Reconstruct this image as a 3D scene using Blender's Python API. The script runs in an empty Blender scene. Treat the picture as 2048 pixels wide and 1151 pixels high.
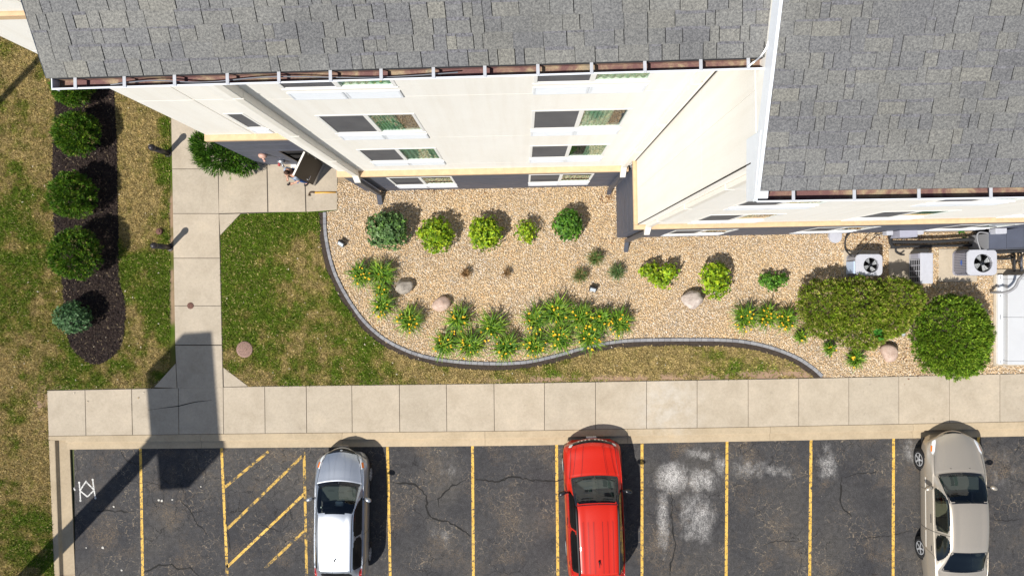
import bpy, bmesh, math, random
import numpy as np
from mathutils import Matrix, Vector, Euler

random.seed(7); RNG = np.random.default_rng(7)
R = math.radians
scene = bpy.context.scene
COL = scene.collection

# ------------------------------------------------------------------ camera, sky, sun, exposure
F_PX, CX, CY, H = 1365.0, 1024.0, 575.5, 22.4
NX, NY = 1045.0, 573.0                                   # where the plumb line under the drone falls in the photo
cam_d = bpy.data.cameras.new('drone_camera'); cam = bpy.data.objects.new('drone_camera', cam_d); COL.objects.link(cam)
cam_d.sensor_width = 36.0; cam_d.lens = 36.0*F_PX/2048.0; cam_d.clip_end = 3000; cam_d.clip_start = 0.05
cam.location = (0, 0, H)
cam.rotation_euler = (math.atan((NY-CY)/F_PX), math.atan((NX-CX)/F_PX), 0)
scene.camera = cam
CAMR = cam.rotation_euler.to_matrix()

SUN_EL = R(52.0); SHX, SHY = 0.69, 0.724                 # shadows run this way over the ground
world = bpy.data.worlds.new('World'); scene.world = world; world.use_nodes = True
wn = world.node_tree.nodes; wl = world.node_tree.links
sky = wn.new('ShaderNodeTexSky'); sky.sky_type = 'NISHITA'; sky.sun_disc = False
sky.sun_elevation = SUN_EL; sky.sun_rotation = math.atan2(-SHX, -SHY)
sky.air_density = 1.0; sky.dust_density = 0.6; sky.ozone_density = 1.0
wl.new(sky.outputs[0], wn['Background'].inputs[0]); wn['Background'].inputs[1].default_value = 0.075
sun_d = bpy.data.lights.new('sun', 'SUN'); sun = bpy.data.objects.new('sun', sun_d); COL.objects.link(sun)
sun_d.energy = 4.6; sun_d.angle = R(0.53); sun_d.color = (1.0, 0.955, 0.88)
to_sun = Vector((-SHX*math.cos(SUN_EL), -SHY*math.cos(SUN_EL), math.sin(SUN_EL)))
sun.rotation_euler = to_sun.to_track_quat('Z', 'Y').to_euler(); sun.location = (-20, -20, 40)
scene.view_settings.view_transform = 'Standard'; scene.view_settings.look = 'None'
scene.view_settings.exposure = 0.36; scene.view_settings.gamma = 1.0
scene.view_settings.use_curve_mapping = False
scene.render.engine = 'CYCLES'
scene.cycles.max_bounces = 8; scene.cycles.transparent_max_bounces = 8

# ------------------------------------------------------------------ helpers
def U(px, py, z=0.0):
    d = CAMR @ Vector(((px-CX)/F_PX, -(py-CY)/F_PX, -1.0))
    t = (z-H)/d.z
    return (d.x*t, d.y*t, z)
def U2(px, py, z=0.0):
    p = U(px, py, z); return (p[0], p[1])

class Mat:
    pass
MATS = {}
def srgb(r, g, b):
    f = lambda c: ((c/255.0+0.055)/1.055)**2.4 if c/255.0 > 0.04045 else c/255.0/12.92
    return (f(r), f(g), f(b))
class NT:
    """small node helper"""
    def __init__(s, name):
        s.m = bpy.data.materials.new(name); s.m.use_nodes = True
        s.t = s.m.node_tree; s.n = s.t.nodes; s.l = s.t.links
        s.b = s.n['Principled BSDF']; s.out = s.n['Material Output']
        MATS[name] = s.m
    def node(s, typ, **kw):
        nd = s.n.new(typ)
        for k, v in kw.items():
            if k.startswith('i_'):
                key = k[2:]; key = int(key) if key.isdigit() else key
                if hasattr(v, 'is_output'): s.l.new(v, nd.inputs[key])
                else: nd.inputs[key].default_value = v
            else: setattr(nd, k, v)
        return nd
    def coord(s, kind='Object'):
        if kind == 'World':
            return s.node('ShaderNodeNewGeometry').outputs['Position']
        return s.node('ShaderNodeTexCoord').outputs[kind]
    def noise(s, scale, detail=4, rough=0.55, vec=None, dist=0.0):
        nd = s.node('ShaderNodeTexNoise'); nd.inputs['Scale'].default_value = scale
        nd.inputs['Detail'].default_value = detail; nd.inputs['Roughness'].default_value = rough
        nd.inputs['Distortion'].default_value = dist
        if vec is not None: s.l.new(vec, nd.inputs['Vector'])
        return nd.outputs['Fac']
    def voro(s, scale, vec=None, feature='F1', out='Distance'):
        nd = s.node('ShaderNodeTexVoronoi'); nd.feature = feature; nd.inputs['Scale'].default_value = scale
        if vec is not None: s.l.new(vec, nd.inputs['Vector'])
        return nd.outputs[out]
    def ramp(s, fac, stops, interp='LINEAR'):
        nd = s.node('ShaderNodeValToRGB'); s.l.new(fac, nd.inputs[0]); cr = nd.color_ramp; cr.interpolation = interp
        while len(cr.elements) < len(stops): cr.elements.new(0.5)
        for e, (p, c) in zip(cr.elements, stops):
            e.position = p; e.color = (c[0], c[1], c[2], 1) if not isinstance(c, (int, float)) else (c, c, c, 1)
        return nd.outputs[0]
    def mix(s, fac, a, b, mode='MIX'):
        nd = s.node('ShaderNodeMix', data_type='RGBA', blend_type=mode)
        for sock, v in ((nd.inputs[0], fac), (nd.inputs[6], a), (nd.inputs[7], b)):
            if hasattr(v, 'is_output'): s.l.new(v, sock)
            elif isinstance(v, (int, float)): sock.default_value = v
            else: sock.default_value = (v[0], v[1], v[2], 1)
        return nd.outputs[2]
    def math(s, op, a, b=0.0, clamp=False):
        nd = s.node('ShaderNodeMath', operation=op, use_clamp=clamp)
        for i, v in ((0, a), (1, b)):
            if hasattr(v, 'is_output'): s.l.new(v, nd.inputs[i])
            else: nd.inputs[i].default_value = v
        return nd.outputs[0]
    def base(s, c):
        if hasattr(c, 'is_output'): s.l.new(c, s.b.inputs['Base Color'])
        else: s.b.inputs['Base Color'].default_value = (c[0], c[1], c[2], 1)
        return s
    def set(s, rough=0.6, metal=0.0, spec=0.5, coat=0.0, coat_rough=0.03):
        s.b.inputs['Roughness'].default_value = rough; s.b.inputs['Metallic'].default_value = metal
        s.b.inputs['Specular IOR Level'].default_value = spec
        s.b.inputs['Coat Weight'].default_value = coat; s.b.inputs['Coat Roughness'].default_value = coat_rough
        return s
    def bump(s, h, strength=0.3, dist=0.01):
        nd = s.node('ShaderNodeBump'); nd.inputs['Strength'].default_value = strength; nd.inputs['Distance'].default_value = dist
        s.l.new(h, nd.inputs['Height']); s.l.new(nd.outputs[0], s.b.inputs['Normal']); return s

def tag(o, label=None, cat=None, group=None, kind=None):
    if label: o['label'] = label
    if cat: o['category'] = cat
    if group: o['group'] = group
    if kind: o['kind'] = kind
    return o
WORLD_OF = {}
def put(o, parent=None, local=False):
    """link; parent without moving (or in parent space when local)"""
    COL.objects.link(o)
    if parent is not None:
        o.parent = parent
        if not local:
            o.matrix_parent_inverse = WORLD_OF.get(parent.name, Matrix.Identity(4)).inverted()
            WORLD_OF[o.name] = o.matrix_basis.copy()
        else:
            WORLD_OF[o.name] = WORLD_OF.get(parent.name, Matrix.Identity(4)) @ o.matrix_basis
    else:
        WORLD_OF[o.name] = o.matrix_basis.copy()
    return o
def empty(name, loc=(0,0,0), rz=0.0, label=None, cat=None, group=None, kind=None, parent=None):
    o = bpy.data.objects.new(name, None); o.empty_display_size = 0.2
    o.location = loc; o.rotation_euler = (0, 0, rz)
    o.matrix_basis = Matrix.Translation(loc) @ Matrix.Rotation(rz, 4, 'Z')
    put(o, parent); return tag(o, label, cat, group, kind)
def mdata(name, verts, faces, mat, smooth=False, cols=None):
    me = bpy.data.meshes.new(name)
    if isinstance(verts, np.ndarray) and isinstance(faces, np.ndarray):
        nv, nf, k = len(verts), len(faces), faces.shape[1]
        me.vertices.add(nv); me.vertices.foreach_set('co', verts.astype(np.float32).ravel())
        me.loops.add(nf*k); me.loops.foreach_set('vertex_index', faces.astype(np.int32).ravel())
        me.polygons.add(nf); me.polygons.foreach_set('loop_start', np.arange(0, nf*k, k, dtype=np.int32))
        me.update(calc_edges=True)
    else:
        me.from_pydata([tuple(v) for v in verts], [], [tuple(f) for f in faces]); me.update()
    if smooth: me.polygons.foreach_set('use_smooth', np.ones(len(me.polygons), dtype=bool))
    if cols is not None:
        a = me.color_attributes.new('Col', 'FLOAT_COLOR', 'POINT')
        c4 = np.ones((len(cols), 4), np.float32); c4[:, :3] = cols
        a.data.foreach_set('color', c4.ravel())
    if mat is not None: me.materials.append(MATS[mat] if isinstance(mat, str) else mat)
    return me
def mobj(name, verts, faces, mat, parent=None, smooth=False, cols=None, local=False):
    o = bpy.data.objects.new(name, mdata(name, verts, faces, mat, smooth, cols)); return put(o, parent, local)
class MB:
    """collects shapes into one mesh"""
    def __init__(s): s.v = []; s.f = []
    def add(s, vs, fs):
        k = len(s.v); s.v += [tuple(v) for v in vs]; s.f += [tuple(i+k for i in f) for f in fs]; return s
    def box(s, x0, x1, y0, y1, z0, z1, fr=None):
        vs = [(x0,y0,z0),(x1,y0,z0),(x1,y1,z0),(x0,y1,z0),(x0,y0,z1),(x1,y0,z1),(x1,y1,z1),(x0,y1,z1)]
        if fr: vs = [fr(*v) for v in vs]
        return s.add(vs, [(0,3,2,1),(4,5,6,7),(0,1,5,4),(1,2,6,5),(2,3,7,6),(3,0,4,7)])
    def bbox(s, x0, x1, y0, y1, z0, z1, b=0.01, fr=None):
        """box with bevelled vertical and top edges"""
        ring = lambda i, z: [(x0+i+b,y0+i,z),(x1-i-b,y0+i,z),(x1-i,y0+i+b,z),(x1-i,y1-i-b,z),(x1-i-b,y1-i,z),(x0+i+b,y1-i,z),(x0+i,y1-i-b,z),(x0+i,y0+i+b,z)]
        vs = ring(0, z0)+ring(0, z1-b)+ring(b, z1)
        if fr: vs = [fr(*v) for v in vs]
        fs = [tuple(range(7,-1,-1)), tuple(range(16,24))]
        for k in (0, 8):
            for i in range(8): fs.append((k+i, k+(i+1)%8, k+8+(i+1)%8, k+8+i))
        return s.add(vs, fs)
    def prism(s, pts, z0, z1):
        n = len(pts); a = sum(pts[i][0]*pts[(i+1)%n][1]-pts[(i+1)%n][0]*pts[i][1] for i in range(n))
        if a < 0: pts = pts[::-1]
        vs = [(p[0],p[1],z0) for p in pts]+[(p[0],p[1],z1) for p in pts]
        return s.add(vs, [tuple(range(n-1,-1,-1)), tuple(range(n,2*n))]+[(i,(i+1)%n,n+(i+1)%n,n+i) for i in range(n)])
    def tube(s, pts, r, n=8, caps=True):
        pts = [Vector(p) for p in pts]; rs = r if isinstance(r, (list, tuple)) else [r]*len(pts)
        base = len(s.v); up = None
        for i, p in enumerate(pts):
            d = (pts[min(i+1,len(pts)-1)]-pts[max(i-1,0)]).normalized()
            if up is None: up = Vector((0,0,1)) if abs(d.z) < 0.9 else Vector((1,0,0))
            a = d.cross(up).normalized(); b = a.cross(d).normalized(); up = b
            for k in range(n):
                t = 2*math.pi*k/n; q = p+a*math.cos(t)*rs[i]+b*math.sin(t)*rs[i]; s.v.append(tuple(q))
        for i in range(len(pts)-1):
            for k in range(n):
                s.f.append((base+i*n+k, base+i*n+(k+1)%n, base+(i+1)*n+(k+1)%n, base+(i+1)*n+k))
        if caps:
            s.f.append(tuple(base+k for k in range(n-1,-1,-1))); s.f.append(tuple(base+(len(pts)-1)*n+k for k in range(n)))
        return s
    def lathe(s, prof, n=16, c=(0,0,0), M=None):
        """prof: (r,z) list"""
        base = len(s.v)
        for r, z in prof:
            for k in range(n):
                t = 2*math.pi*k/n; q = Vector((r*math.cos(t), r*math.sin(t), z))
                if M is not None: q = M @ q
                s.v.append((q.x+c[0], q.y+c[1], q.z+c[2]))
        for i in range(len(prof)-1):
            for k in range(n):
                s.f.append((base+i*n+k, base+i*n+(k+1)%n, base+(i+1)*n+(k+1)%n, base+(i+1)*n+k))
        s.f.append(tuple(base+k for k in range(n-1,-1,-1))); s.f.append(tuple(base+(len(prof)-1)*n+k for k in range(n)))
        return s
    def obj(s, name, mat, parent=None, smooth=False, local=False):
        return mobj(name, s.v, s.f, mat, parent, smooth, None, local)
def poly_obj(name, pts, z, mat, parent=None):
    n = len(pts); a = sum(pts[i][0]*pts[(i+1)%n][1]-pts[(i+1)%n][0]*pts[i][1] for i in range(n))
    if a < 0: pts = pts[::-1]
    return mobj(name, [(p[0],p[1],z) for p in pts], [tuple(range(n))], mat, parent)
def in_poly(x, y, pts):
    c = np.zeros(x.shape, bool); n = len(pts); j = n-1
    for i in range(n):
        xi, yi = pts[i][0], pts[i][1]; xj, yj = pts[j][0], pts[j][1]
        m = ((yi > y) != (yj > y)) & (x < (xj-xi)*(y-yi)/((yj-yi) or 1e-9)+xi)
        c ^= m; j = i
    return c
_lat = RNG.random((256, 256))
def vnoise(x, y):
    xi = np.floor(x).astype(int); yi = np.floor(y).astype(int); fx = x-xi; fy = y-yi
    fx = fx*fx*(3-2*fx); fy = fy*fy*(3-2*fy)
    g = lambda a, b: _lat[a & 255, b & 255]
    return (g(xi,yi)*(1-fx)+g(xi+1,yi)*fx)*(1-fy)+(g(xi,yi+1)*(1-fx)+g(xi+1,yi+1)*fx)*fy
def fbm(x, y, o=4):
    r = 0; a = 0.5; t = 0
    for k in range(o):
        r = r+a*vnoise(x*2**k+17.3*k, y*2**k+9.1*k); t += a; a *= 0.55
    return r/t
def sstep(a, b, x):
    t = np.clip((x-a)/(b-a), 0, 1); return t*t*(3-2*t)
def seg_dist(x, y, pts, closed=False):
    d = np.full(x.shape, 1e9); n = len(pts)
    for i in range(n if closed else n-1):
        ax, ay = pts[i][:2]; bx, by = pts[(i+1) % n][:2]
        L = (bx-ax)**2+(by-ay)**2+1e-12; t = np.clip(((x-ax)*(bx-ax)+(y-ay)*(by-ay))/L, 0, 1)
        d = np.minimum(d, np.hypot(x-ax-t*(bx-ax), y-ay-t*(by-ay)))
    return d

# ------------------------------------------------------------------ materials
def mk(name, c, rough=0.6, metal=0.0, spec=0.5, coat=0.0, var=0.0, scale=8.0, bump=0.0, bscale=60.0):
    m = NT(name); m.set(rough, metal, spec, coat)
    if var > 0:
        f = m.noise(scale, 5, 0.6, m.coord('World'))
        lo = [max(0, x*(1-var)) for x in c]; hi = [min(1, x*(1+var)) for x in c]
        m.base(m.ramp(f, [(0.3, lo), (0.7, hi)]))
    else: m.base(c)
    if bump > 0: m.bump(m.noise(bscale, 4, 0.6, m.coord('World')), bump, 0.01)
    return m
m = NT('cream_stucco'); p = m.coord('World'); mp = m.node('ShaderNodeVectorMath', operation='MULTIPLY'); m.l.new(p, mp.inputs[0]); mp.inputs[1].default_value = (5.0,5.0,0.30)
st = m.noise(1.0, 5, 0.6, mp.outputs[0]); gn = m.noise(55, 4, 0.7, p); bg = m.noise(0.9, 4, 0.6, p)
c = m.mix(1.0, (0.885,0.855,0.80), m.ramp(st, [(0.34, (0.965,0.955,0.94)), (0.55, (1,1,1))]), 'MULTIPLY')
c = m.mix(1.0, c, m.ramp(bg, [(0.3, (0.965,0.96,0.95)), (0.65, (1,1,1))]), 'MULTIPLY'); c = m.mix(1.0, c, m.ramp(gn, [(0.3, 0.93), (0.6, 1.0)]), 'MULTIPLY')
sp = m.math('MULTIPLY', m.ramp(m.voro(5.5, p), [(0.03, 0.5), (0.06, 0.0)]), m.ramp(m.noise(1.2, 2, 0.5, p), [(0.55, 0.0), (0.62, 1.0)])); c = m.mix(sp, c, (0.25,0.17,0.10))
m.base(c); m.set(0.88, 0, 0.2); m.bump(gn, 0.35, 0.01)
mk('joint_shade', (0.42, 0.37, 0.30), 0.9)
mk('tan_ledge', (0.60, 0.42, 0.25), 0.75, var=0.10, scale=6)
mk('grey_siding', (0.078, 0.087, 0.120), 0.6, var=0.10, scale=3, bump=0.15, bscale=40)
mk('siding_joint', (0.24, 0.24, 0.25), 0.8)
mk('cream_metal', (0.80, 0.76, 0.69), 0.45, var=0.03)
mk('grey_metal_paint', (0.07, 0.075, 0.095), 0.45, var=0.06)
mk('white_metal', (0.76, 0.79, 0.84), 0.4, var=0.03)
mk('white_frame', (0.80, 0.79, 0.77), 0.5)
mk('ac_bracket', (0.50,0.51,0.54), 0.5, var=0.1, scale=9)
mk('soffit', (0.55, 0.52, 0.47), 0.8)
mk('black_metal', (0.018, 0.017, 0.018), 0.45)
mk('dark_bronze', (0.030, 0.024, 0.026), 0.4, var=0.15)
mk('brown_door', (0.050, 0.036, 0.027), 0.55, var=0.12, scale=5)
mk('insulation', (0.022, 0.022, 0.024), 0.8, var=0.2, scale=20)
mk('chrome', (0.75, 0.75, 0.76), 0.15, metal=1.0)
mk('alu', (0.55, 0.56, 0.58), 0.35, metal=0.8)
mk('rust', (0.13, 0.062, 0.045), 0.85, var=0.35, scale=30, bump=0.4, bscale=90)
mk('tyre', (0.014, 0.014, 0.015), 0.85)
mk('rubber', (0.010, 0.010, 0.011), 0.6)
mk('interior_dark', (0.014, 0.014, 0.015), 0.8)
mk('dash', (0.055, 0.055, 0.055), 0.7)
mk('seat_cloth', (0.040, 0.040, 0.043), 0.9)
mk('seat_tan', (0.16, 0.13, 0.09), 0.9)
mk('red_plastic', (0.42, 0.012, 0.010), 0.15, coat=0.6)
mk('amber', (0.75, 0.18, 0.01), 0.2)
mk('lamp_lens', (0.45, 0.49, 0.53), 0.08, coat=1.0)
mk('skin', (0.50, 0.28, 0.19), 0.6)
mk('hair', (0.070, 0.035, 0.022), 0.8, var=0.4, scale=60)
mk('grey_shirt', (0.27, 0.31, 0.38), 0.9, var=0.12, scale=12)
mk('jeans', (0.02, 0.10, 0.34), 0.9, var=0.2, scale=20)
mk('yellow_wood', (0.62, 0.33, 0.05), 0.5, var=0.15, scale=15)
mk('bell_paint', (0.55, 0.33, 0.26), 0.5, var=0.1)
mk('bell_red', (0.35, 0.05, 0.05), 0.5)
mk('curtain', (0.25, 0.40, 0.285), 0.9, var=0.3, scale=9)
mk('paper_white', (0.60, 0.60, 0.60), 0.6)
mk('black_trim', (0.012, 0.013, 0.016), 0.25, coat=0.3)
mk('wood_stem', (0.10, 0.065, 0.04), 0.9)
mk('lilyflower', (0.80, 0.47, 0.012), 0.6, var=0.1, scale=30)
mk('chip', (0.55, 0.52, 0.47), 0.9)
mk('blue_badge', (0.02, 0.10, 0.45), 0.4)
mk('coil', (0.10, 0.10, 0.13), 0.4, metal=0.6)
mk('fan_blade', (0.36, 0.37, 0.38), 0.5)
mk('head_lamp', (0.78, 0.80, 0.82), 0.12, coat=1.0)
mk('rim_silver', (0.55, 0.56, 0.58), 0.3, metal=0.3)
mk('corner_shade_dark', (0.035, 0.026, 0.02), 0.9)

def vcol(name, rough=0.7, spec=0.25, trans=0.0):
    m = NT(name); a = m.node('ShaderNodeVertexColor'); a.layer_name = 'Col'
    m.base(a.outputs[0]); m.set(rough, 0, spec)
    if trans > 0:
        tr = m.node('ShaderNodeBsdfTranslucent'); m.l.new(a.outputs[0], tr.inputs[0])
        mx = m.node('ShaderNodeMixShader'); mx.inputs[0].default_value = trans
        m.l.new(m.b.outputs[0], mx.inputs[1]); m.l.new(tr.outputs[0], mx.inputs[2]); m.l.new(mx.outputs[0], m.out.inputs[0])
    return m
vcol('leaf', 0.55, 0.35, 0.25)
vcol('needle', 0.65, 0.25, 0.12)
vcol('grassblade', 0.7, 0.2, 0.2)
vcol('lawn_base', 0.95, 0.1)
vcol('stonechip', 0.85, 0.2)

# asphalt shingle
m = NT('shingle'); gi = m.node('ShaderNodeNewGeometry'); oi = m.node('ShaderNodeObjectInfo')
rnd = m.math('FRACT', m.math('ADD', m.math('MULTIPLY', oi.outputs['Random'], 7.31), m.math('MULTIPLY', gi.outputs['Random Per Island'], 3.7)))
tone = m.ramp(rnd, [(0.0, srgb(122,122,124)), (0.3, srgb(129,129,129)), (0.55, srgb(134,133,129)), (0.85, srgb(131,131,130)), (1.0, srgb(143,141,134))])
gr = m.noise(38, 6, 0.9, m.coord('World'))
gran = m.ramp(gr, [(0.36, (0.42,0.42,0.44)), (0.5, (0.92,0.92,0.92)), (0.64, (1.55,1.53,1.47))])
bl = m.ramp(m.noise(1.1, 3, 0.5, m.coord('World')), [(0.3, 0.86), (0.7, 1.08)])
c1 = m.mix(1.0, tone, gran, 'MULTIPLY'); c1 = m.mix(1.0, c1, bl, 'MULTIPLY')
m.base(m.mix(1.0, c1, (0.82, 0.82, 0.815), 'MULTIPLY')); m.set(0.95, 0, 0.1); m.bump(gr, 0.5, 0.006)
mk('shingle_under', (0.035, 0.035, 0.04), 0.95, var=0.25, scale=60)
# printed dark band of a shingle
mk('shingle_band', (0.135, 0.133, 0.142), 0.95, var=0.6, scale=40)

# gutter lining
m = NT('gutter_lining'); p = m.coord('World'); f = m.noise(3.0, 5, 0.65, p, 0.6); g = m.noise(90, 3, 0.7, p)
c1 = m.ramp(f, [(0.42, srgb(118,84,82)), (0.52, srgb(140,112,98)), (0.60, srgb(168,150,122)), (0.72, srgb(132,124,112))])
m.base(m.mix(1.0, c1, m.ramp(g, [(0.35, 0.75), (0.65, 1.1)]), 'MULTIPLY')); m.set(0.8)

# concrete
def concrete(name, a, b, stain=0.0):
    m = NT(name); p = m.coord('World'); oi = m.node('ShaderNodeObjectInfo')
    f1 = m.noise(1.3, 5, 0.6, p, 0.4); f2 = m.noise(14, 5, 0.7, p); f3 = m.noise(120, 2, 0.6, p)
    c = m.mix(m.math('MULTIPLY', oi.outputs['Random'], 1.0), a, b)
    c = m.mix(1.0, c, m.ramp(f1, [(0.3, (0.87,0.86,0.84)), (0.55, (1,1,1)), (0.75, (1.09,1.08,1.06))]), 'MULTIPLY')
    c = m.mix(1.0, c, m.ramp(f2, [(0.3, 0.90), (0.6, 1.04)]), 'MULTIPLY')
    c = m.mix(1.0, c, m.ramp(f3, [(0.3, 0.90), (0.7, 1.06)]), 'MULTIPLY')
    sp = m.noise(5.0, 3, 0.5, p); c = m.mix(m.ramp(sp, [(0.68, 0.0), (0.76, 0.35)]), c, (0.20, 0.18, 0.15))
    wx_, wy_, _ = U(1335,810); vd = m.node('ShaderNodeVectorMath', operation='DISTANCE'); m.l.new(p, vd.inputs[0]); vd.inputs[1].default_value = (wx_, wy_, 0.03)
    lime = m.math('MULTIPLY', m.ramp(m.math('MULTIPLY', vd.outputs['Value'], 0.5), [(0.10, 1.0), (0.75, 0.0)]), m.ramp(m.noise(2.4, 7, 0.7, p), [(0.40, 0.0), (0.70, 0.5)]))
    c = m.mix(lime, c, (0.62, 0.60, 0.56))
    m.base(c); m.set(0.9, 0, 0.2); m.bump(f2, 0.15, 0.01); return m
concrete('concrete', (0.465, 0.395, 0.305), (0.43, 0.37, 0.29))
concrete('kerb_concrete', (0.47, 0.375, 0.255), (0.42, 0.34, 0.235))
concrete('paver', (0.23, 0.23, 0.25), (0.30, 0.30, 0.31))
mk('joint_soil', (0.06, 0.05, 0.04), 0.95)
mk('soil', (0.042, 0.030, 0.022), 0.95, var=0.5, scale=14, bump=0.6, bscale=30)
mk('mulch_base', (0.022, 0.016, 0.015), 0.95, var=0.4, scale=20)
mk('gravel_base', (0.31, 0.23, 0.145), 0.95, var=0.35, scale=40)
mk('far_ground', (0.07, 0.08, 0.03), 0.95, var=0.3, scale=0.4)

# pebbles: colour per stone
m = NT('pebble'); gi = m.node('ShaderNodeNewGeometry')
pc = m.ramp(gi.outputs['Random Per Island'], [(0.0, (0.60,0.44,0.26)), (0.22, (0.67,0.51,0.32)), (0.48, (0.70,0.56,0.39)), (0.66, (0.72,0.62,0.49)),
      (0.79, (0.50,0.38,0.26)), (0.845, (0.36,0.31,0.26)), (0.875, (0.68,0.45,0.24)), (0.94, (0.78,0.71,0.62))], 'CONSTANT')
big = m.ramp(m.noise(0.55, 3, 0.5, m.coord('World')), [(0.35, (1.04,1.0,0.92)), (0.65, (0.96,0.97,1.0))])
m.base(m.mix(1.0, pc, big, 'MULTIPLY')); m.set(0.8, 0, 0.3)

# rock
def rock_mat(name, a, b):
    m = NT(name); p = m.coord('World'); f = m.noise(9, 6, 0.7, p, 0.5); g = m.noise(45, 4, 0.7, p)
    m.base(m.mix(1.0, m.ramp(f, [(0.3, a), (0.68, b)]), m.ramp(g, [(0.3, 0.75), (0.7, 1.12)]), 'MULTIPLY')); m.set(0.85, 0, 0.3); m.bump(g, 0.5, 0.02)
rock_mat('rock_grey', (0.22,0.19,0.16), (0.44,0.39,0.33)); rock_mat('rock_pink', (0.40,0.27,0.21), (0.60,0.46,0.38)); rock_mat('rock_pale', (0.34,0.27,0.23), (0.62,0.54,0.48))

# asphalt
m = NT('asphalt'); p = m.coord('World')
fine = m.noise(48, 6, 0.9, p); mid = m.noise(7, 6, 0.65, p, 0.3); lrg = m.noise(0.42, 4, 0.55, p, 0.5)
c = m.ramp(lrg, [(0.32, (0.042,0.041,0.044)), (0.50, (0.056,0.054,0.055)), (0.68, (0.074,0.069,0.065))])
c = m.mix(1.0, c, m.ramp(mid, [(0.3, 0.72), (0.55, 1.0), (0.8, 1.35)]), 'MULTIPLY')
c = m.mix(1.0, c, m.ramp(fine, [(0.36, 0.45), (0.52, 1.0), (0.66, 2.1)]), 'MULTIPLY')
# worn areas with tan aggregate showing
wear = m.math('MULTIPLY', m.ramp(m.noise(0.75, 5, 0.62, p, 0.4), [(0.52, 0.0), (0.70, 1.0)]), m.ramp(m.noise(30, 4, 0.85, p), [(0.48, 0.0), (0.60, 0.9)]))
c = m.mix(wear, c, (0.20, 0.145, 0.09))
# fine crazing, light dust in the cracks, only in patches
wrp = m.node('ShaderNodeTexNoise'); m.l.new(p, wrp.inputs['Vector']); wrp.inputs['Scale'].default_value = 5; wrp.inputs['Detail'].default_value = 4
pv = m.node('ShaderNodeVectorMath', operation='MULTIPLY_ADD'); m.l.new(wrp.outputs['Color'], pv.inputs[0]); pv.inputs[1].default_value = (0.25,0.25,0.25); m.l.new(p, pv.inputs[2])
ed = m.voro(4.2, pv.outputs[0], 'DISTANCE_TO_EDGE'); pm = m.ramp(m.noise(0.8, 4, 0.6, p), [(0.46, 0.0), (0.60, 1.0)])
brk = m.ramp(m.noise(16, 3, 0.6, p), [(0.42, 0.0), (0.58, 1.0)])
crz = m.math('MULTIPLY', m.math('MULTIPLY', m.ramp(ed, [(0.008, 0.8), (0.030, 0.0)]), pm), brk)
c = m.mix(crz, c, (0.30, 0.24, 0.17))
ed2 = m.voro(1.7, pv.outputs[0], 'DISTANCE_TO_EDGE')
pm2 = m.ramp(m.noise(0.35, 3, 0.6, p), [(0.45, 0.0), (0.6, 1.0)])
c = m.mix(m.math('MULTIPLY', m.ramp(ed2, [(0.004, 0.85), (0.014, 0.0)]), pm2), c, (0.010, 0.009, 0.009))
# scattered pale chips
chip = m.math('MULTIPLY', m.ramp(m.voro(6.0, p), [(0.035, 1.0), (0.06, 0.0)]), m.ramp(m.noise(2.0, 2, 0.5, p), [(0.52, 0.0), (0.58, 0.8)]))
c = m.mix(chip, c, (0.45, 0.42, 0.37))
# dried white salt and lime stains, each where it lies on the lot
sx = m.node('ShaderNodeSeparateXYZ'); m.l.new(p, sx.inputs[0])
tot = None
for (px_, py_, rx_, ry_, k_) in [(1345,955,36,34,1.0),(1400,960,40,26,0.75),(1395,1035,40,60,0.62),(1325,1040,14,75,0.72),(1440,930,22,30,0.4),(1500,935,60,26,0.36),
                                 (1545,938,26,16,0.48),(1575,945,18,22,0.32),(1655,930,24,34,0.55),(1650,895,12,20,0.4),(1390,905,30,14,0.45),(1825,905,26,34,0.42),(2000,940,50,60,0.20),
                                 (885,1070,34,44,0.22),(900,935,30,40,0.20),(1410,910,18,14,0.6)]:
    wx, wy, _ = U(px_, py_, -0.12)
    dx = m.math('MULTIPLY', m.math('SUBTRACT', sx.outputs[0], wx), 61.0/rx_); dy = m.math('MULTIPLY', m.math('SUBTRACT', sx.outputs[1], wy), 61.0/ry_)
    d = m.math('SQRT', m.math('ADD', m.math('MULTIPLY', dx, dx), m.math('MULTIPLY', dy, dy)))
    v = m.math('MULTIPLY', m.math('SUBTRACT', 1.25, d, True), k_)
    tot = v if tot is None else m.math('MAXIMUM', tot, v)
mp = m.node('ShaderNodeVectorMath', operation='MULTIPLY'); m.l.new(p, mp.inputs[0]); mp.inputs[1].default_value = (1.5,0.85,1.0)
n1 = m.noise(2.6, 9, 0.80, mp.outputs[0], 0.15); n2 = m.noise(26, 5, 0.85, p)
sm = m.math('ADD', m.math('MULTIPLY', tot, 0.95), m.math('MULTIPLY', m.math('SUBTRACT', n1, 0.52), 2.0))
sm = m.math('MULTIPLY', m.ramp(sm, [(0.10, 0.0), (0.95, 1.0)]), m.ramp(tot, [(0.0, 0.0), (0.30, 1.0)]))
n3 = m.noise(7.5, 9, 0.85, mp.outputs[0], 0.4); sm = m.math('MULTIPLY', sm, m.ramp(n3, [(0.40, 0.25), (0.56, 1.15)]))
sm = m.math('MULTIPLY', sm, m.ramp(n2, [(0.40, 0.12), (0.58, 1.0)]))
c = m.mix(m.math('MULTIPLY', sm, 1.25, True), c, (0.54, 0.52, 0.50))
m.base(c); m.set(0.88, 0, 0.3); m.bump(fine, 0.55, 0.008)
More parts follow.
